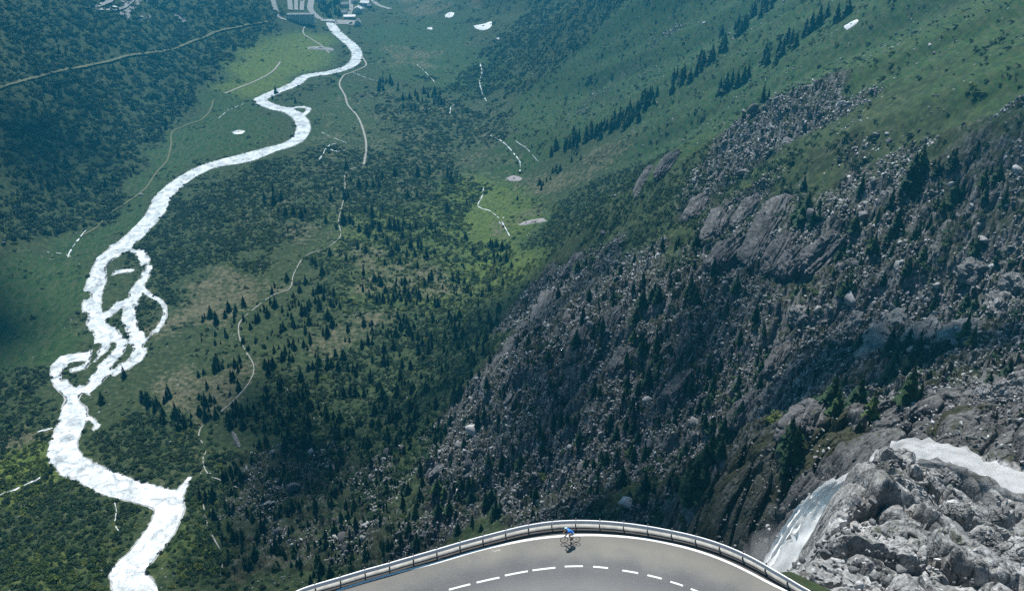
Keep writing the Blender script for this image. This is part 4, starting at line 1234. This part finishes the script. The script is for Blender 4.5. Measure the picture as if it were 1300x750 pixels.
# named rocks of the near outcrop
for px, py, t, dims, rot, sd_k, lb in [
    (1128, 714, 113, (10.5, 5.6, 4.2), (.15, .35, 1.05), 601, 'broad dark cracked dome of rock nearest to the road barrier'),
    (1178, 672, 128, (3.2, 2.4, 2.0), (.1, .2, .8), 602, 'brownish rounded rock on the shoulder of the dark cracked dome'),
    (1206, 655, 136, (3.4, 2.6, 2.6), (.3, .1, .3), 603, 'bright pale boulder in the middle of the near outcrop'),
    (1108, 650, 143, (5.2, 5.0, 8.5), (.2, -.2, .6), 604, 'tall dark rock wall right of the waterfall'),
    (1135, 602, 158, (6.0, 4.0, 4.2), (.1, .1, .5), 605, 'rounded rock at the lip of the waterfall'),
    (1190, 604, 160, (6.4, 3.6, 3.2), (.1, .1, -.25), 606, 'smooth layered rock between the waterfall and the stream'),
    (1283, 510, 205, (6.5, 5.0, 6.5), (.1, .2, .4), 607, 'largest brown grey boulder beyond the stream at the right edge'),
    (1252, 505, 208, (2.6, 2.4, 4.0), (.1, .1, .3), 608, 'narrow boulder leaning beside the largest brown boulder'),
    (1296, 478, 214, (2.8, 2.4, 2.2), (.4, .1, .3), 609, 'pale boulder sitting behind the largest brown boulder'),
    (1295, 590, 178, (3.0, 2.6, 3.4), (.2, .0, .9), 610, 'pale boulder on the far bank of the stream at the right edge'),
    (1276, 645, 142, (2.4, 2.0, 2.6), (.1, .2, .2), 611, 'rounded grey boulder on the near bank of the stream'),
    (1240, 560, 184, (2.6, 2.2, 1.6), (.3, .1, .2), 612, 'grey boulder on the far bank behind the foaming bend'),
    (1205, 540, 190, (3.2, 2.0, 2.0), (.2, .1, .9), 613, 'flat boulder on the far bank left of the foaming bend'),
    (1292, 710, 118, (3.6, 3.2, 2.8), (.2, .1, .5), 614, 'pale block at the lower right corner'),
    (1215, 722, 112, (4.2, 3.0, 2.6), (.1, .3, 1.2), 615, 'pale fractured block right of the dark cracked dome'),
    (1140, 742, 104, (4.0, 1.8, 1.4), (.0, .2, 1.25), 616, 'low pale ledge under the dark cracked dome'),
    (1243, 690, 124, (3.0, 2.4, 2.4), (.1, .2, .2), 617, 'pale jointed block above the lower right corner')]:
    p = at_depth(px, py, t); z = float(H(np.array([p[0]]), np.array([p[1]]))[0])
    block((p[0], p[1], min(p[2], z + dims[2] * .45)) , dims, rot, sd_k, M_knob, lb)

# ------------------------------------------------------------------ road
def make_asphalt():
    k = NT('worn_asphalt', .88, .25); co = k.pos()
    n = k.noise(co, .35, 4, .6); fine = k.noise(co, 18., 2, .6); pat = k.noise(k.mapping(co, (1, 1, 1)), .11, 3)
    c = k.ramp(k.math('ADD', k.math('MULTIPLY', n, .5), k.math('MULTIPLY', pat, .5)), [(.35, (.105, .105, .105)), (.5, (.128, .127, .124)), (.65, (.155, .152, .144))])
    c = k.mix(k.mapr(fine, .3, .7, 0, .35), c, (.09, .09, .092))
    # polished wheel tracks follow the bend
    sx = k.n('ShaderNodeSeparateXYZ'); k.L(co, sx.inputs[0])
    r = k.math('SQRT', k.math('ADD', k.math('POWER', k.math('SUBTRACT', sx.outputs[0], RCX), 2.), k.math('POWER', k.math('SUBTRACT', sx.outputs[1], RCY), 2.)))
    rr = k.math('DIVIDE', k.math('SUBTRACT', k.math('ADD', r, k.math('MULTIPLY', k.math('SUBTRACT', n, .5), 1.6)), 18.), 12.)
    tone = k.ramp(rr, [(0., (.93, .94, .96)), (.36, (.95, .95, .96)), (.47, (.72, .72, .74)), (.56, (.74, .74, .755)), (.66, (1.06, 1.04, .97)), (.76, (1.12, 1.07, .96)), (.85, (.95, .92, .86))])
    c = k.mix(1., c, tone, 'MULTIPLY')
    spk = k.noise(co, 7., 2, .8); c = k.mix(k.mapr(spk, .52, .75, 0, .35), c, (.24, .238, .23))
    spot = k.noise(k.mapping(co, (1, 1, 1)), .55, 3, .5); c = k.mix(k.mapr(spot, .68, .74, 0, .35), c, (.10, .10, .10))
    k.color(c); k.bump(fine, .25, .02)
    return k.m
M_asphalt = make_asphalt()
M_shoulder = plain('road_shoulder', (.062, .056, .051), .95, .1, 0, .3, 2.)
M_kerb = plain('kerb_concrete', (.27, .26, .235), .9, .2, 0, .5, 2.2)
M_paint = plain('road_paint', (.60, .60, .58), .7, .3, 0, .14, 2.5)
M_steel = plain('galvanised_steel', (.56, .57, .58), .45, .5, .2, .12, 1.)
M_post = plain('barrier_post', (.03, .03, .032), .6, .4, .4, .2, 3.)

rail_c = np.array(on_plane(RAIL_PX, ROADZ + .86))
def extended(pts, off):
    """the traced bend with both ends carried on round the hairpin and back along straight legs, moved inwards by OFF"""
    p = spline(pts, .4); a = np.arctan2(p[:, 1] - RCY, p[:, 0] - RCX); r = np.hypot(p[:, 0] - RCX, p[:, 1] - RCY)
    if a[0] < a[-1]: p, a, r = p[::-1], a[::-1], r[::-1]
    al = np.linspace(math.pi, a[0], 12, endpoint=False); ar = np.linspace(a[-1], 0, 12 + 1)[1:]
    A = np.r_[al, a, ar]; Rr = np.r_[np.interp(al, [a[0], math.pi], [r[0], RR]), r, np.interp(ar[::-1], [0, a[-1]], [RR, r[-1]])[::-1]]
    w = np.exp(-((np.arange(-6, 7)) / 3.) ** 2); w /= w.sum(); Rs = np.convolve(np.pad(Rr, 6, mode='edge'), w, 'valid')
    Rs = Rs - off
    q = np.c_[RCX + Rs * np.cos(A), RCY + Rs * np.sin(A)]
    l0 = np.array([[q[0, 0], y] for y in np.linspace(-30, RCY - 1, 12)]); r0 = np.array([[q[-1, 0], y] for y in np.linspace(RCY - 1, -30, 12)])
    return np.vstack([l0, q, r0])
def band(name, off0, off1, z, mat, n=2, kind='structure', curve=rail_c, z1=None, step=None):
    o = extended(curve, off0); i = extended(curve, off1); ks = np.linspace(0, 1, n)
    V = o[:, None, :] * (1 - ks)[None, :, None] + i[:, None, :] * ks[None, :, None]
    zz = np.broadcast_to((z + (0 if z1 is None else (z1 - z)) * ks)[None, :], V.shape[:2])
    return tag(mesh_np(name, np.c_[V.reshape(-1, 2), zz.reshape(-1)], grid_faces(len(o), n)[:, ::-1], mat), kind=kind)
band('road', .02, 9.6, ROADZ, M_asphalt, 8)
band('road_shoulder', .01, .62, ROADZ + .004, M_shoulder, 3)
band('verge', 9.4, 16., ROADZ - .08, M_shoulder, 4)
def kerb():
    o = extended(rail_c, -.42); i = extended(rail_c, .03); n = len(o)
    zs = [(o, ROADZ - 1.2), (o, ROADZ + .10), (i, ROADZ + .09), (i, ROADZ - .3)]
    V = np.stack([np.c_[p, np.full(n, z)] for p, z in zs], 1).reshape(-1, 3)
    V[:, 2] += np.repeat(.03 * perlin(np.arange(n) * .3, np.zeros(n), 3), 4)
    return tag(mesh_np('kerb', V, grid_faces(n, 4)[:, ::-1], M_kerb), kind='structure')
kerb()
M_verge = plain('verge_turf', (.028, .034, .018), .95, .1, 0, .5, 1.6)
band('verge', -.85, -.40, ROADZ - .45, M_verge, 3, z1=ROADZ + .06)
edge_c = np.array(on_plane([(426, 749.2), (461.5, 738.5), (493, 729.2), (522, 721.5), (540, 718), (580, 706.2), (610, 697.2), (640.4, 690.7), (670, 684.8), (700.6, 681), (732, 679), (757, 678.7), (789, 680.6), (822, 684), (851, 690), (880, 697), (908.5, 706.7), (933.4, 717), (958.3, 729.5), (991.5, 748)], ROADZ))
band('edge_line', -.11, .12, ROADZ + .008, M_paint, 2, 'structure', edge_c)
def dash(p0, p1):
    a, b = np.array(on_plane([p0, p1], ROADZ)); d = (b - a) / np.linalg.norm(b - a); n = np.array([-d[1], d[0]]) * .085
    m = (a + b) / 2; c = np.array([RCX, RCY]); o = (m - c) / np.linalg.norm(m - c) * .012
    V = []
    for k in np.linspace(0, 1, 4):
        q = a + (b - a) * k + o * (1 - (2 * k - 1) ** 2)
        V += [(*(q + n), ROADZ + .008), (*(q - n), ROADZ + .008)]
    return np.array(V)
DV = [dash(*d) for d in [((532, 760), (556, 752)), ((570, 748), (597, 741)), ((605, 739), (634, 732.5)), ((641, 730), (670, 724.5)), ((676, 723.5), (705, 720)), ((717, 718.6), (740, 718.2)), ((753, 718.8), (772, 720.6)),
                         ((790, 723.6), (810, 727)), ((822, 729.6), (840, 734)), ((851, 737.8), (867, 743)), ((877, 747), (892, 753))]]
tag(mesh_np('centre_line', np.vstack(DV), np.vstack([grid_faces(4, 2) + 8 * i for i in range(len(DV))]), M_paint), kind='structure')
# small pale patches on the asphalt
for px, py, r in [(560, 710, .16), (628, 699, .16), (633, 698, .12)]:
    c = np.array(on_plane([(px, py)], ROADZ))[0]; a = np.linspace(0, 6.283, 14)[:-1]; rr = r * (1 + .4 * np.sin(a * 3 + px))
    V = np.c_[c[0] + rr * 1.5 * np.cos(a), c[1] + rr * .7 * np.sin(a), np.full(13, ROADZ + .006)]
    V = np.vstack([V, [[*c, ROADZ + .007]]]); tag(mesh_np('road_patch', V, np.array([(i, (i + 1) % 13, 13) for i in range(13)]), M_kerb), kind='structure')

# crash barrier: W-shaped beam on posts
def barrier():
    c = extended(rail_c, 0.); s = np.r_[0, np.cumsum(np.linalg.norm(np.diff(c, axis=0), axis=1))]
    root = empty('crash_barrier', (float(RCX), float(RCY + RR), ROADZ)); inv = Vector(root.location)
    t = np.gradient(c, axis=0); t /= np.linalg.norm(t, axis=1)[:, None]; out = np.c_[-t[:, 1], t[:, 0]]
    prof = [(.03, .76), (-.06, .735), (-.07, .67), (.03, .615), (.03, .585), (-.06, .50), (-.07, .42), (.03, .35), (.045, .35), (-.055, .42), (-.045, .50), (.045, .585), (.045, .615), (-.055, .67), (-.045, .735), (.045, .76)]
    n = len(prof); V = []
    for p, o in zip(c, out):
        for a, h in prof: V.append((*(p + o * a), ROADZ + h + .10))
    V = np.array(V) - np.array(inv); fs = []
    for i in range(len(c) - 1):
        for k in range(n): fs.append((i * n + k, i * n + (k + 1) % n, (i + 1) * n + (k + 1) % n, (i + 1) * n + k))
    mesh_np('beam', V, np.array(fs), M_steel, root)
    mb = MB(); mb.box((0, 0, .45), (.09, .12, 1.0)); mb.box((0, -.05, .80), (.09, .12, .16)); post = mb.build('post', M_post); bolt = MB(); bolt.tube([(0, -.15, .72), (0, -.19, .72)], .028, 6); bo = bolt.build('bolt', M_steel)
    L0, L1 = s[11], s[-12]; first = True; k0 = L0
    apex = float(np.interp(0, [0], [0])); 
    # a post under pixel 728 of the photograph's bend, every two metres
    px = project(c[:, 0], c[:, 1], np.full(len(c), ROADZ + .5))[0]; mid = s[np.argmin(np.where(c[:, 1] > RCY, np.abs(px - 730), 1e9))]
    k = mid - 2.0 * int((mid - L0) / 2.0)
    while k < L1:
        x = np.interp(k, s, c[:, 0]); y = np.interp(k, s, c[:, 1]); ox = np.interp(k, s, out[:, 0]); oy = np.interp(k, s, out[:, 1])
        p = post if first else post.copy(); b_ = bo if first else bo.copy()
        if not first: COL.objects.link(p); COL.objects.link(b_)
        p.parent = root; b_.parent = p; p.location = Vector((x + ox * .14, y + oy * .14, ROADZ)) - inv; p.rotation_euler = (0, 0, math.atan2(oy, ox) - math.pi / 2)
        first = False; k += 2.0
    tag(root, 'long curved galvanised crash barrier along the outer edge of the road bend', 'crash barrier')
barrier()
# ------------------------------------------------------------------ the village
M_render = plain('pale_render', (.62, .60, .55), .9, .2, 0, .1, .5)
M_grey = plain('grey_masonry', (.66, .65, .63), .9, .2, 0, .15, .5)
M_slate = plain('slate_roof', (.20, .205, .22), .75, .3, 0, .2, .8)
M_tin = plain('pale_sheet_roof', (.55, .55, .55), .55, .4, .1, .1, .5)
M_glass = plain('dark_window', (.03, .035, .04), .2, .5, 0, .1, 1.)
M_wood = plain('brown_timber', (.12, .085, .06), .9, .2, 0, .2, 1.)
M_riprap = make_rock('wall_stone', (.16, .16, .16), (.42, .42, .41), .1, 1.6)

def ground_at(px, py):
    x, y, t = hit(px, py); return float(x), float(y), float(H(np.array([float(x)]), np.array([float(y)]))[0])

def copy_part(o, parent, loc):
    c = o.copy(); COL.objects.link(c); c.parent = parent; c.location = loc; return c

def hotel():
    xc, yc, zc = ground_at(384, 31); W = 35. * (yc * CP - (zc - CAMZ) * SP) / F; D = 12.; Hh = 14.5
    root = empty('hotel', (xc - W * .06, yc + D / 2, zc - .3), .02)
    m = MB(); m.box((0, 0, Hh / 2), (W, D, Hh))
    for k in (-1, 1): m.box((k * (W / 2 - 4), -D / 2 - .4, Hh / 2), (8, .8, Hh))
    m.build('wall', M_grey, root)
    c = MB(); c.box((0, -D / 2 - .25, 4.6), (W - 17, .5, .35)); c.box((0, 0, Hh + .15), (W + 1.2, D + 1.6, .5)); c.build('cornice', M_render, root)
    r = MB(); a, b = W / 2 + .3, D / 2 + .4
    lo, mid, top = Hh + .4, Hh + 3.6, Hh + 5.2
    vs = [(-a, -b, lo), (a, -b, lo), (a, b, lo), (-a, b, lo), (-a + 1.2, -b + 1.4, mid), (a - 1.2, -b + 1.4, mid), (a - 1.2, b - 1.4, mid), (-a + 1.2, b - 1.4, mid), (-a + 6, 0, top), (a - 6, 0, top)]
    r.add(vs, [(0, 1, 5, 4), (1, 2, 6, 5), (2, 3, 7, 6), (3, 0, 4, 7), (4, 5, 9, 8), (6, 7, 8, 9), (5, 6, 9), (7, 4, 8), (3, 2, 1, 0)])
    roof = r.build('roof', M_slate, root)
    ch = MB(); ch.box((0, 0, 0), (1.4, 1.4, 2.6)); ch0 = ch.build('chimney', M_grey, roof); ch0.location = (-W * .3, 0, top)
    for x in (-.08, .16, .33): copy_part(ch0, roof, (W * x, 0, top))
    d = MB(); d.box((0, 0, 0), (1.5, 1.6, 1.7)); d0 = d.build('dormer', M_render, roof); d0.location = (-W * .4, -b + 1.0, Hh + 1.9)
    for i in range(1, 11): copy_part(d0, roof, (-W * .4 + W * .08 * i, -b + 1.0, Hh + 1.9))
    w = MB(); w.box((0, 0, 0), (1.35, .16, 1.9)); first = None
    for fl in range(4):
        for i in range(13):
            x = -W / 2 + 2.6 + (W - 5.2) * i / 12; yy = -D / 2 - (.86 if abs(x) > W / 2 - 8 else .05)
            if first is None: first = w.build('window', M_glass, root); first.location = (x, yy, 2.0 + fl * 3.3)
            else: copy_part(first, root, (x, yy, 2.0 + fl * 3.3))
    tag(root, 'long grey four storey hotel block with rows of windows and a pale roof', 'hotel')
hotel()

def house(px, py, W, D, Hh, rise, rz, wall, roofm, label, name='house', ridge='x', rows=2, cols=4):
    x, y, z = ground_at(px, py)
    root = empty(name, (x, y, z - .4), rz)
    m = MB()
    if ridge == 'x':
        m.prism([(-D / 2, 0), (D / 2, 0), (D / 2, Hh), (0, Hh + rise), (-D / 2, Hh)], -W / 2, W / 2, 'x')
        r0, half, ln = 'x', D / 2, W / 2
    else:
        m.prism([(-W / 2, 0), (W / 2, 0), (W / 2, Hh), (0, Hh + rise), (-W / 2, Hh)], -D / 2, D / 2, 'y')
        r0, half, ln = 'y', W / 2, D / 2
    m.build('wall', wall, root)
    e = .7; s = rise / half
    o = [(-half - e, Hh - e * s), (0, Hh + rise), (half + e, Hh - e * s), (half + e, Hh - e * s + .35), (0, Hh + rise + .4), (-half - e, Hh - e * s + .35)]
    r = MB(); r.prism(o, -ln - e, ln + e, r0); roof = r.build('roof', roofm, root)
    c = MB(); c.box((W * .18, D * .1, Hh + rise * .9), (.9, .9, 2.2)); c.build('chimney', M_grey, roof)
    w = MB(); w.box((0, 0, 0), (1.3, .14, 1.6)); f = None
    for a in range(rows):
        for b in range(cols):
            p = (-W / 2 + W * (b + .5) / cols, -D / 2 - .04, 2.0 + 2.9 * a)
            if p[2] > Hh - .6: continue
            if f is None: f = w.build('window', M_glass, root); f.location = p
            else: copy_part(f, root, p)
    d = MB(); d.box((0, -D / 2 - .05, 1.05), (1.3, .18, 2.1)); d.build('door', M_wood, root)
    tag(root, label, 'house', None)
house(454.5, 32, 11, 13, 6.5, 5.5, .05, M_grey, M_slate, 'small steep gabled chapel like house on the meadow edge below the village', ridge='y', rows=2, cols=2)
house(455, 17, 15, 12, 10, 4, -.1, M_render, M_tin, 'largest white gabled house of the village, above the terrace', ridge='y', rows=3, cols=3)
house(444, 24, 22, 9, 5.5, 2.4, .08, M_render, M_tin, 'long low white building with a row of windows beside the village square', rows=1, cols=6)
house(437, 19, 12, 9, 6, 3, .5, M_grey, M_slate, 'grey shed with a slate roof between the wood and the white houses', rows=1, cols=3)
house(464, 8, 18, 12, 8, 3.5, -.2, M_render, M_tin, 'white house behind the largest gabled house', rows=2, cols=5)
house(469.5, 10, 8, 7, 5, 2.5, -.3, M_wood, M_slate, 'small dark timber hut at the upper village road', rows=1, cols=2)
house(438, 9, 14, 10, 7, 3, .2, M_render, M_slate, 'pale house behind the village wood', rows=2, cols=3)
house(407, 3, 20, 10, 7, 2.5, .0, M_grey, M_tin, 'grey flat roofed block above the wood', rows=2, cols=5)
house(450, 4, 12, 10, 7, 3.4, .3, M_render, M_slate, 'white house with slate roof highest on the village lane', rows=2, cols=3)
house(460, 14, 9, 8, 5, 2.8, .1, M_grey, M_slate, 'small grey annex right of the largest gabled house', rows=1, cols=2)

ribbon('village_road', [(344, -14), (347, 2), (351, 16), (356, 23), (364, 26)], 9., M_lane, .6)
ribbon('village_road', [(397, -10), (395, 4), (394, 12), (398, 18), (406, 24), (418, 26), (436, 27), (452, 28)], 12., M_lane, .6)
ribbon('village_road', [(444, -8), (446, 8), (444, 18), (438, 25)], 8., M_lane, .6)
ribbon('village_road', [(469, -6), (475, 3), (483, 8), (496, 12)], 9., M_lane, .6)
ribbon('village_square', [(424, 29), (440, 29), (452, 30)], 26., M_lane, .5, 7)
ribbon('parking_lane', [(367, -8), (369, 14)], 9., M_lane, .6)
ribbon('parking_lane', [(376, -8), (376, 14)], 7., M_lane, .6)
ribbon('parking_lane', [(385, -8), (383, 14)], 8., M_lane, .6)
ribbon('hairpin_road', [(150, -22), (143, 0), (131, 7), (122, 11.5), (131, 14), (145, 14), (157, 11), (166, 4), (173, -4), (180, -16)], 7.5, M_lane, 1.)
ribbon('hairpin_road', [(166, -12), (160, 0), (156, 5)], 6., M_lane, 1.)

def bridge():
    x, y, z = ground_at(414, 27.5); root = empty('bridge', (x, y, z), -.05)
    o = [(-17, .4), (-17, 2.0), (17, 2.0), (17, .4), (12, .4)] + [(9 * math.cos(a), -1.2 + 2.3 * math.sin(a)) for a in np.linspace(.35, math.pi - .35, 9)] + [(-12, .4)]
    m = MB(); m.prism(o, -3.5, 3.5, 'y'); m.build('deck', M_grey, root)
    for s in (-1, 1):
        p = MB(); p.box((0, s * 3.3, 2.5), (34, .35, 1.0)); p.build('parapet', M_grey, root)
    tag(root, 'short grey stone road bridge across the river beside the hotel', 'bridge')
bridge()
w_ = patch('retaining_wall', [(140, 15), (152, 15.5), (164, 11), (173, 3), (180, -8), (184, -6), (176, 8), (168, 17), (160, 26)], M_riprap, .8, 1.6)
tag(w_, 'pale stone embankment wall under the hairpin road at the top left', 'wall')
w_ = patch('retaining_wall', [(389, 60), (400, 59), (414, 60), (424, 62), (423, 65), (408, 64), (391, 63)], M_riprap, .8, 1.2)
tag(w_, 'low pale stone bank on the meadow beside the river', 'wall')
for poly, lb in [([(184, 0), (192, -3), (198, 1), (192, 5), (186, 4)], 'pale bare rock right of the hairpin road'), ([(176, 22), (184, 19), (182, 26), (175, 27)], 'small bare rock below the stone embankment'),
                 ([(214, 10), (224, 14), (234, 22), (238, 30), (230, 27), (218, 18)], 'long strip of pale bare rock on the left slope below the top'), ([(185, 20), (194, 22), (192, 25), (186, 24)], 'tiny bare rock between embankment and rock strip')]:
    tag(patch('bare_rock', poly, M_riprap, .6, 2.), lb, 'rock', 'bare rocks on the left slope')

# ------------------------------------------------------------------ the cyclist
M_tyre = plain('tyre_rubber', (.02, .02, .022), .8, .3)
M_rim = plain('black_rim', (.04, .04, .042), .4, .5, .3)
M_frame = plain('white_bicycle_frame', (.70, .70, .70), .35, .5)
M_black = plain('black_parts', (.025, .025, .027), .5, .4)
M_skin = plain('skin', (.36, .20, .14), .6, .35)
M_jersey = plain('blue_jersey', (.03, .19, .62), .8, .2, 0, .1, 6.)
M_white = plain('white_cycling_shorts', (.62, .63, .66), .8, .2)
M_helm = plain('pale_teal_helmet', (.34, .55, .60), .4, .5)

fp, rp_ = np.array(on_plane([(716.2, 688.6), (731.4, 687.8)], ROADZ))
hd = fp - rp_; BANG = math.atan2(hd[1], hd[0]); mid_ = (fp + rp_) / 2
def on_bike(root): root.location = (float(mid_[0]), float(mid_[1]), ROADZ + .002); root.rotation_euler = (0, 0, BANG)
bike = empty('bicycle'); on_bike(bike)
WR = .335; HB = float(np.linalg.norm(hd)) / 2; HB = min(max(HB, .49), .52)
def wheel(x, parent):
    ring = lambda r, n=36: [(x + r * math.cos(6.2832 * i / n), 0, WR + r * math.sin(6.2832 * i / n)) for i in range(n)]
    sp = MB()
    for i in range(16):
        a = 6.2832 * i / 16; sp.tube([(x + .02 * math.cos(a + 1), .02 * (-1) ** i, WR + .02 * math.sin(a + 1)), (x + .30 * math.cos(a), 0, WR + .30 * math.sin(a))], .002, 4)
    sp.tube([(x, -.06, WR), (x, .06, WR)], .022, 8)
    w = sp.build('wheel', M_black, parent)
    t = MB(); t.tube(ring(WR - .014), .0155, 6, True); t.build('tyre', M_tyre, w)
    r = MB(); r.tube(ring(WR - .040), .013, 6, True); r.build('rim', M_rim, w)
wheel(HB, bike); wheel(-HB, bike)
BB = (-.07, 0, .27); ST = (-.21, 0, .80); HTt = (.33, 0, .84); HTb = (.36, 0, .70)
f = MB()
for a, b, r in [(BB, ST, .017), (ST, HTt, .016), (BB, HTb, .020), (HTt, HTb, .020)]: f.tube([a, b], r, 8)
for s in (-1, 1):
    f.tube([(BB[0], s * .04, BB[2]), (-HB, s * .055, WR)], .010, 6); f.tube([(ST[0] + .01, s * .02, ST[2] - .04), (-HB, s * .055, WR)], .008, 6)
f.build('frame', M_frame, bike, True)
k = MB()
for s in (-1, 1): k.tube([(HTb[0], s * .035, HTb[2] - .01), (HTb[0] + .03, s * .05, .55), (HB, s * .055, WR)], .011, 6)
k.build('fork', M_frame, bike, True)
k = MB(); k.tube([ST, (-.235, 0, .93)], .014, 8); k.build('seat_post', M_black, bike)
k = MB(); k.prism([(-.37, .0), (-.36, .07), (-.28, .065), (-.15, .02), (-.09, .015), (-.09, -.015), (-.15, -.02), (-.28, -.065), (-.36, -.07)], .93, .965, 'z'); k.build('saddle', M_black, bike)
k = MB(); k.tube([HTt, (.32, 0, .88), (.43, 0, .90)], .016, 8); k.tube([(.43, -.21, .90), (.43, .21, .90)], .015, 8)
for s in (-1, 1): k.tube([(.43, s * .21, .90), (.49, s * .21, .905), (.535, s * .21, .93)], .016, 8); k.tube([(.50, s * .21, .905), (.53, s * .21, .84), (.49, s * .21, .775), (.41, s * .21, .765)], .013, 8)
k.build('handlebar', M_black, bike, True)
k = MB(); k.tube([(BB[0], -.055, BB[2]), (BB[0], -.06, BB[2])], .10, 16); k.tube([BB, (BB[0] + .02, -.09, BB[2] - .17)], .011, 6); k.tube([BB, (BB[0] - .02, .09, BB[2] + .17)], .011, 6); k.build('crank', M_black, bike)
k = MB(); k.box((BB[0] + .02, -.13, BB[2] - .17), (.09, .07, .02)); k.build('pedal', M_black, bike)
k = MB(); k.box((BB[0] - .02, .13, BB[2] + .17), (.09, .07, .02)); k.build('pedal', M_black, bike)
tag(bike, 'white road bicycle with black wheels on the asphalt bend', 'bicycle')

def skin(name, verts, edges, radii, mat, parent, sub=1, rootv=0):
    me = bpy.data.meshes.new(name); me.from_pydata(verts, edges, []); o = bpy.data.objects.new(name, me); COL.objects.link(o)
    md = o.modifiers.new('skin', 'SKIN'); md.use_smooth_shade = True
    for i, r in enumerate(radii):
        rr = r if isinstance(r, tuple) else (r, r); me.skin_vertices[0].data[i].radius = rr
        me.skin_vertices[0].data[i].use_root = i == rootv
    if sub: s_ = o.modifiers.new('smooth', 'SUBSURF'); s_.levels = sub; s_.render_levels = sub
    me.materials.append(mat)
    if parent: o.parent = parent
    return o
def rider():
    V, E, Rr = [], [], []
    def add(p, r, prev=None):
        V.append(p); Rr.append(r); i = len(V) - 1
        if prev is not None: E.append((prev, i))
        return i
    pel = add((-.23, 0, 1.04), (.14, .105)); wst = add((-.10, 0, 1.17), (.125, .095), pel); ch = add((.10, 0, 1.31), (.15, .11), wst); up = add((.22, 0, 1.37), (.11, .08), ch)
    nk = add((.31, 0, 1.415), .056, up); jw = add((.375, 0, 1.46), .082, nk); hd_ = add((.41, 0, 1.53), (.088, .10), jw); cr = add((.40, 0, 1.60), .07, hd_); add((.465, 0, 1.445), .045, jw)
    for s in (-1, 1):
        sh = add((.22, s * .17, 1.36), .062, up); el = add((.36, s * .235, 1.12), .043, sh); wr = add((.485, s * .215, .965), .030, el); pm = add((.53, s * .21, .955), (.036, .022), wr)
        for q in range(4):
            kx = add((.565, s * (.21 + .028 - .018 * q), .95 - .003 * q), .0095, pm); add((.585 - .002 * q, s * (.21 + .028 - .018 * q), .915), .0085, kx)
        th = add((.535, s * .175, .94), .011, pm); add((.55, s * .172, .915), .010, th)
        hp = add((-.22, s * .095, 1.00), .088, pel)
        foot = (BB[0] + .02, -.13, BB[2] - .17) if s < 0 else (BB[0] - .02, .13, BB[2] + .17)
        kn = (.12, s * .10, .72) if s < 0 else (.17, s * .11, .86)
        kk = add(kn, .060, hp); an = add((foot[0] - .10, s * .11, foot[2] + .13), .036, kk); he = add((foot[0] - .12, s * .11, foot[2] + .05), .036, an); add((foot[0] + .09, s * .115, foot[2] + .035), (.040, .028), he)
    body = skin('person', V, E, Rr, M_skin, None, 2)
    on_bike(body)
    j = [(-.20, 0, 1.07), (-.10, 0, 1.175), (.10, 0, 1.315), (.22, 0, 1.375), (.29, 0, 1.405)]
    jv = list(j); je = [(0, 1), (1, 2), (2, 3), (3, 4)]; jr = [(.135, .112), (.137, .108), (.162, .122), (.12, .092), .066]
    for s in (-1, 1):
        n0 = len(jv); jv += [(.22, s * .172, 1.365), (.315, s * .222, 1.20)]; je += [(3, n0), (n0, n0 + 1)]; jr += [.073, .056]
    skin('jersey', jv, je, jr, M_jersey, body, 2, 1)
    sv, se, sr = [(-.24, 0, 1.035), (-.15, 0, 1.11)], [(0, 1)], [(.152, .118), (.14, .108)]
    for s in (-1, 1):
        kn = (.12, s * .10, .72) if s < 0 else (.17, s * .11, .86); hp = (-.22, s * .097, 1.0); md = tuple(a + (b - a) * .62 for a, b in zip(hp, kn))
        n0 = len(sv); sv += [hp, md]; se += [(0, n0), (n0, n0 + 1)]; sr += [.097, .077]
    skin('shorts', sv, se, sr, M_white, body, 2)
    hv, hf = ico(3); hv = hv * np.array([.145, .105, .10]); hv[:, 2] = np.maximum(hv[:, 2], -.025); hv[:, 2] += .012 * np.sin(hv[:, 1] * 90) * (hv[:, 2] > .03)
    h = mesh_np('helmet', hv, hf, M_helm, body, True); h.location = (.395, 0, 1.585); h.rotation_euler = (0, .25, 0)
    for s in (-1, 1):
        foot = (BB[0] + .02, -.13, BB[2] - .17) if s < 0 else (BB[0] - .02, .13, BB[2] + .17)
        skin('shoe', [(foot[0] - .12, s * .11, foot[2] + .055), (foot[0], s * .113, foot[2] + .045), (foot[0] + .10, s * .116, foot[2] + .035)], [(0, 1), (1, 2)], [(.045, .042), (.047, .036), (.043, .028)], M_black, body, 1, 1)
    g = MB(); g.tube([(.475, -.07, 1.525), (.50, 0, 1.53), (.475, .07, 1.525)], .018, 6); g.build('sunglasses', M_black, body)
    tag(body, 'cyclist in a blue jersey and white shorts bent low over the handlebar', 'person')
rider()
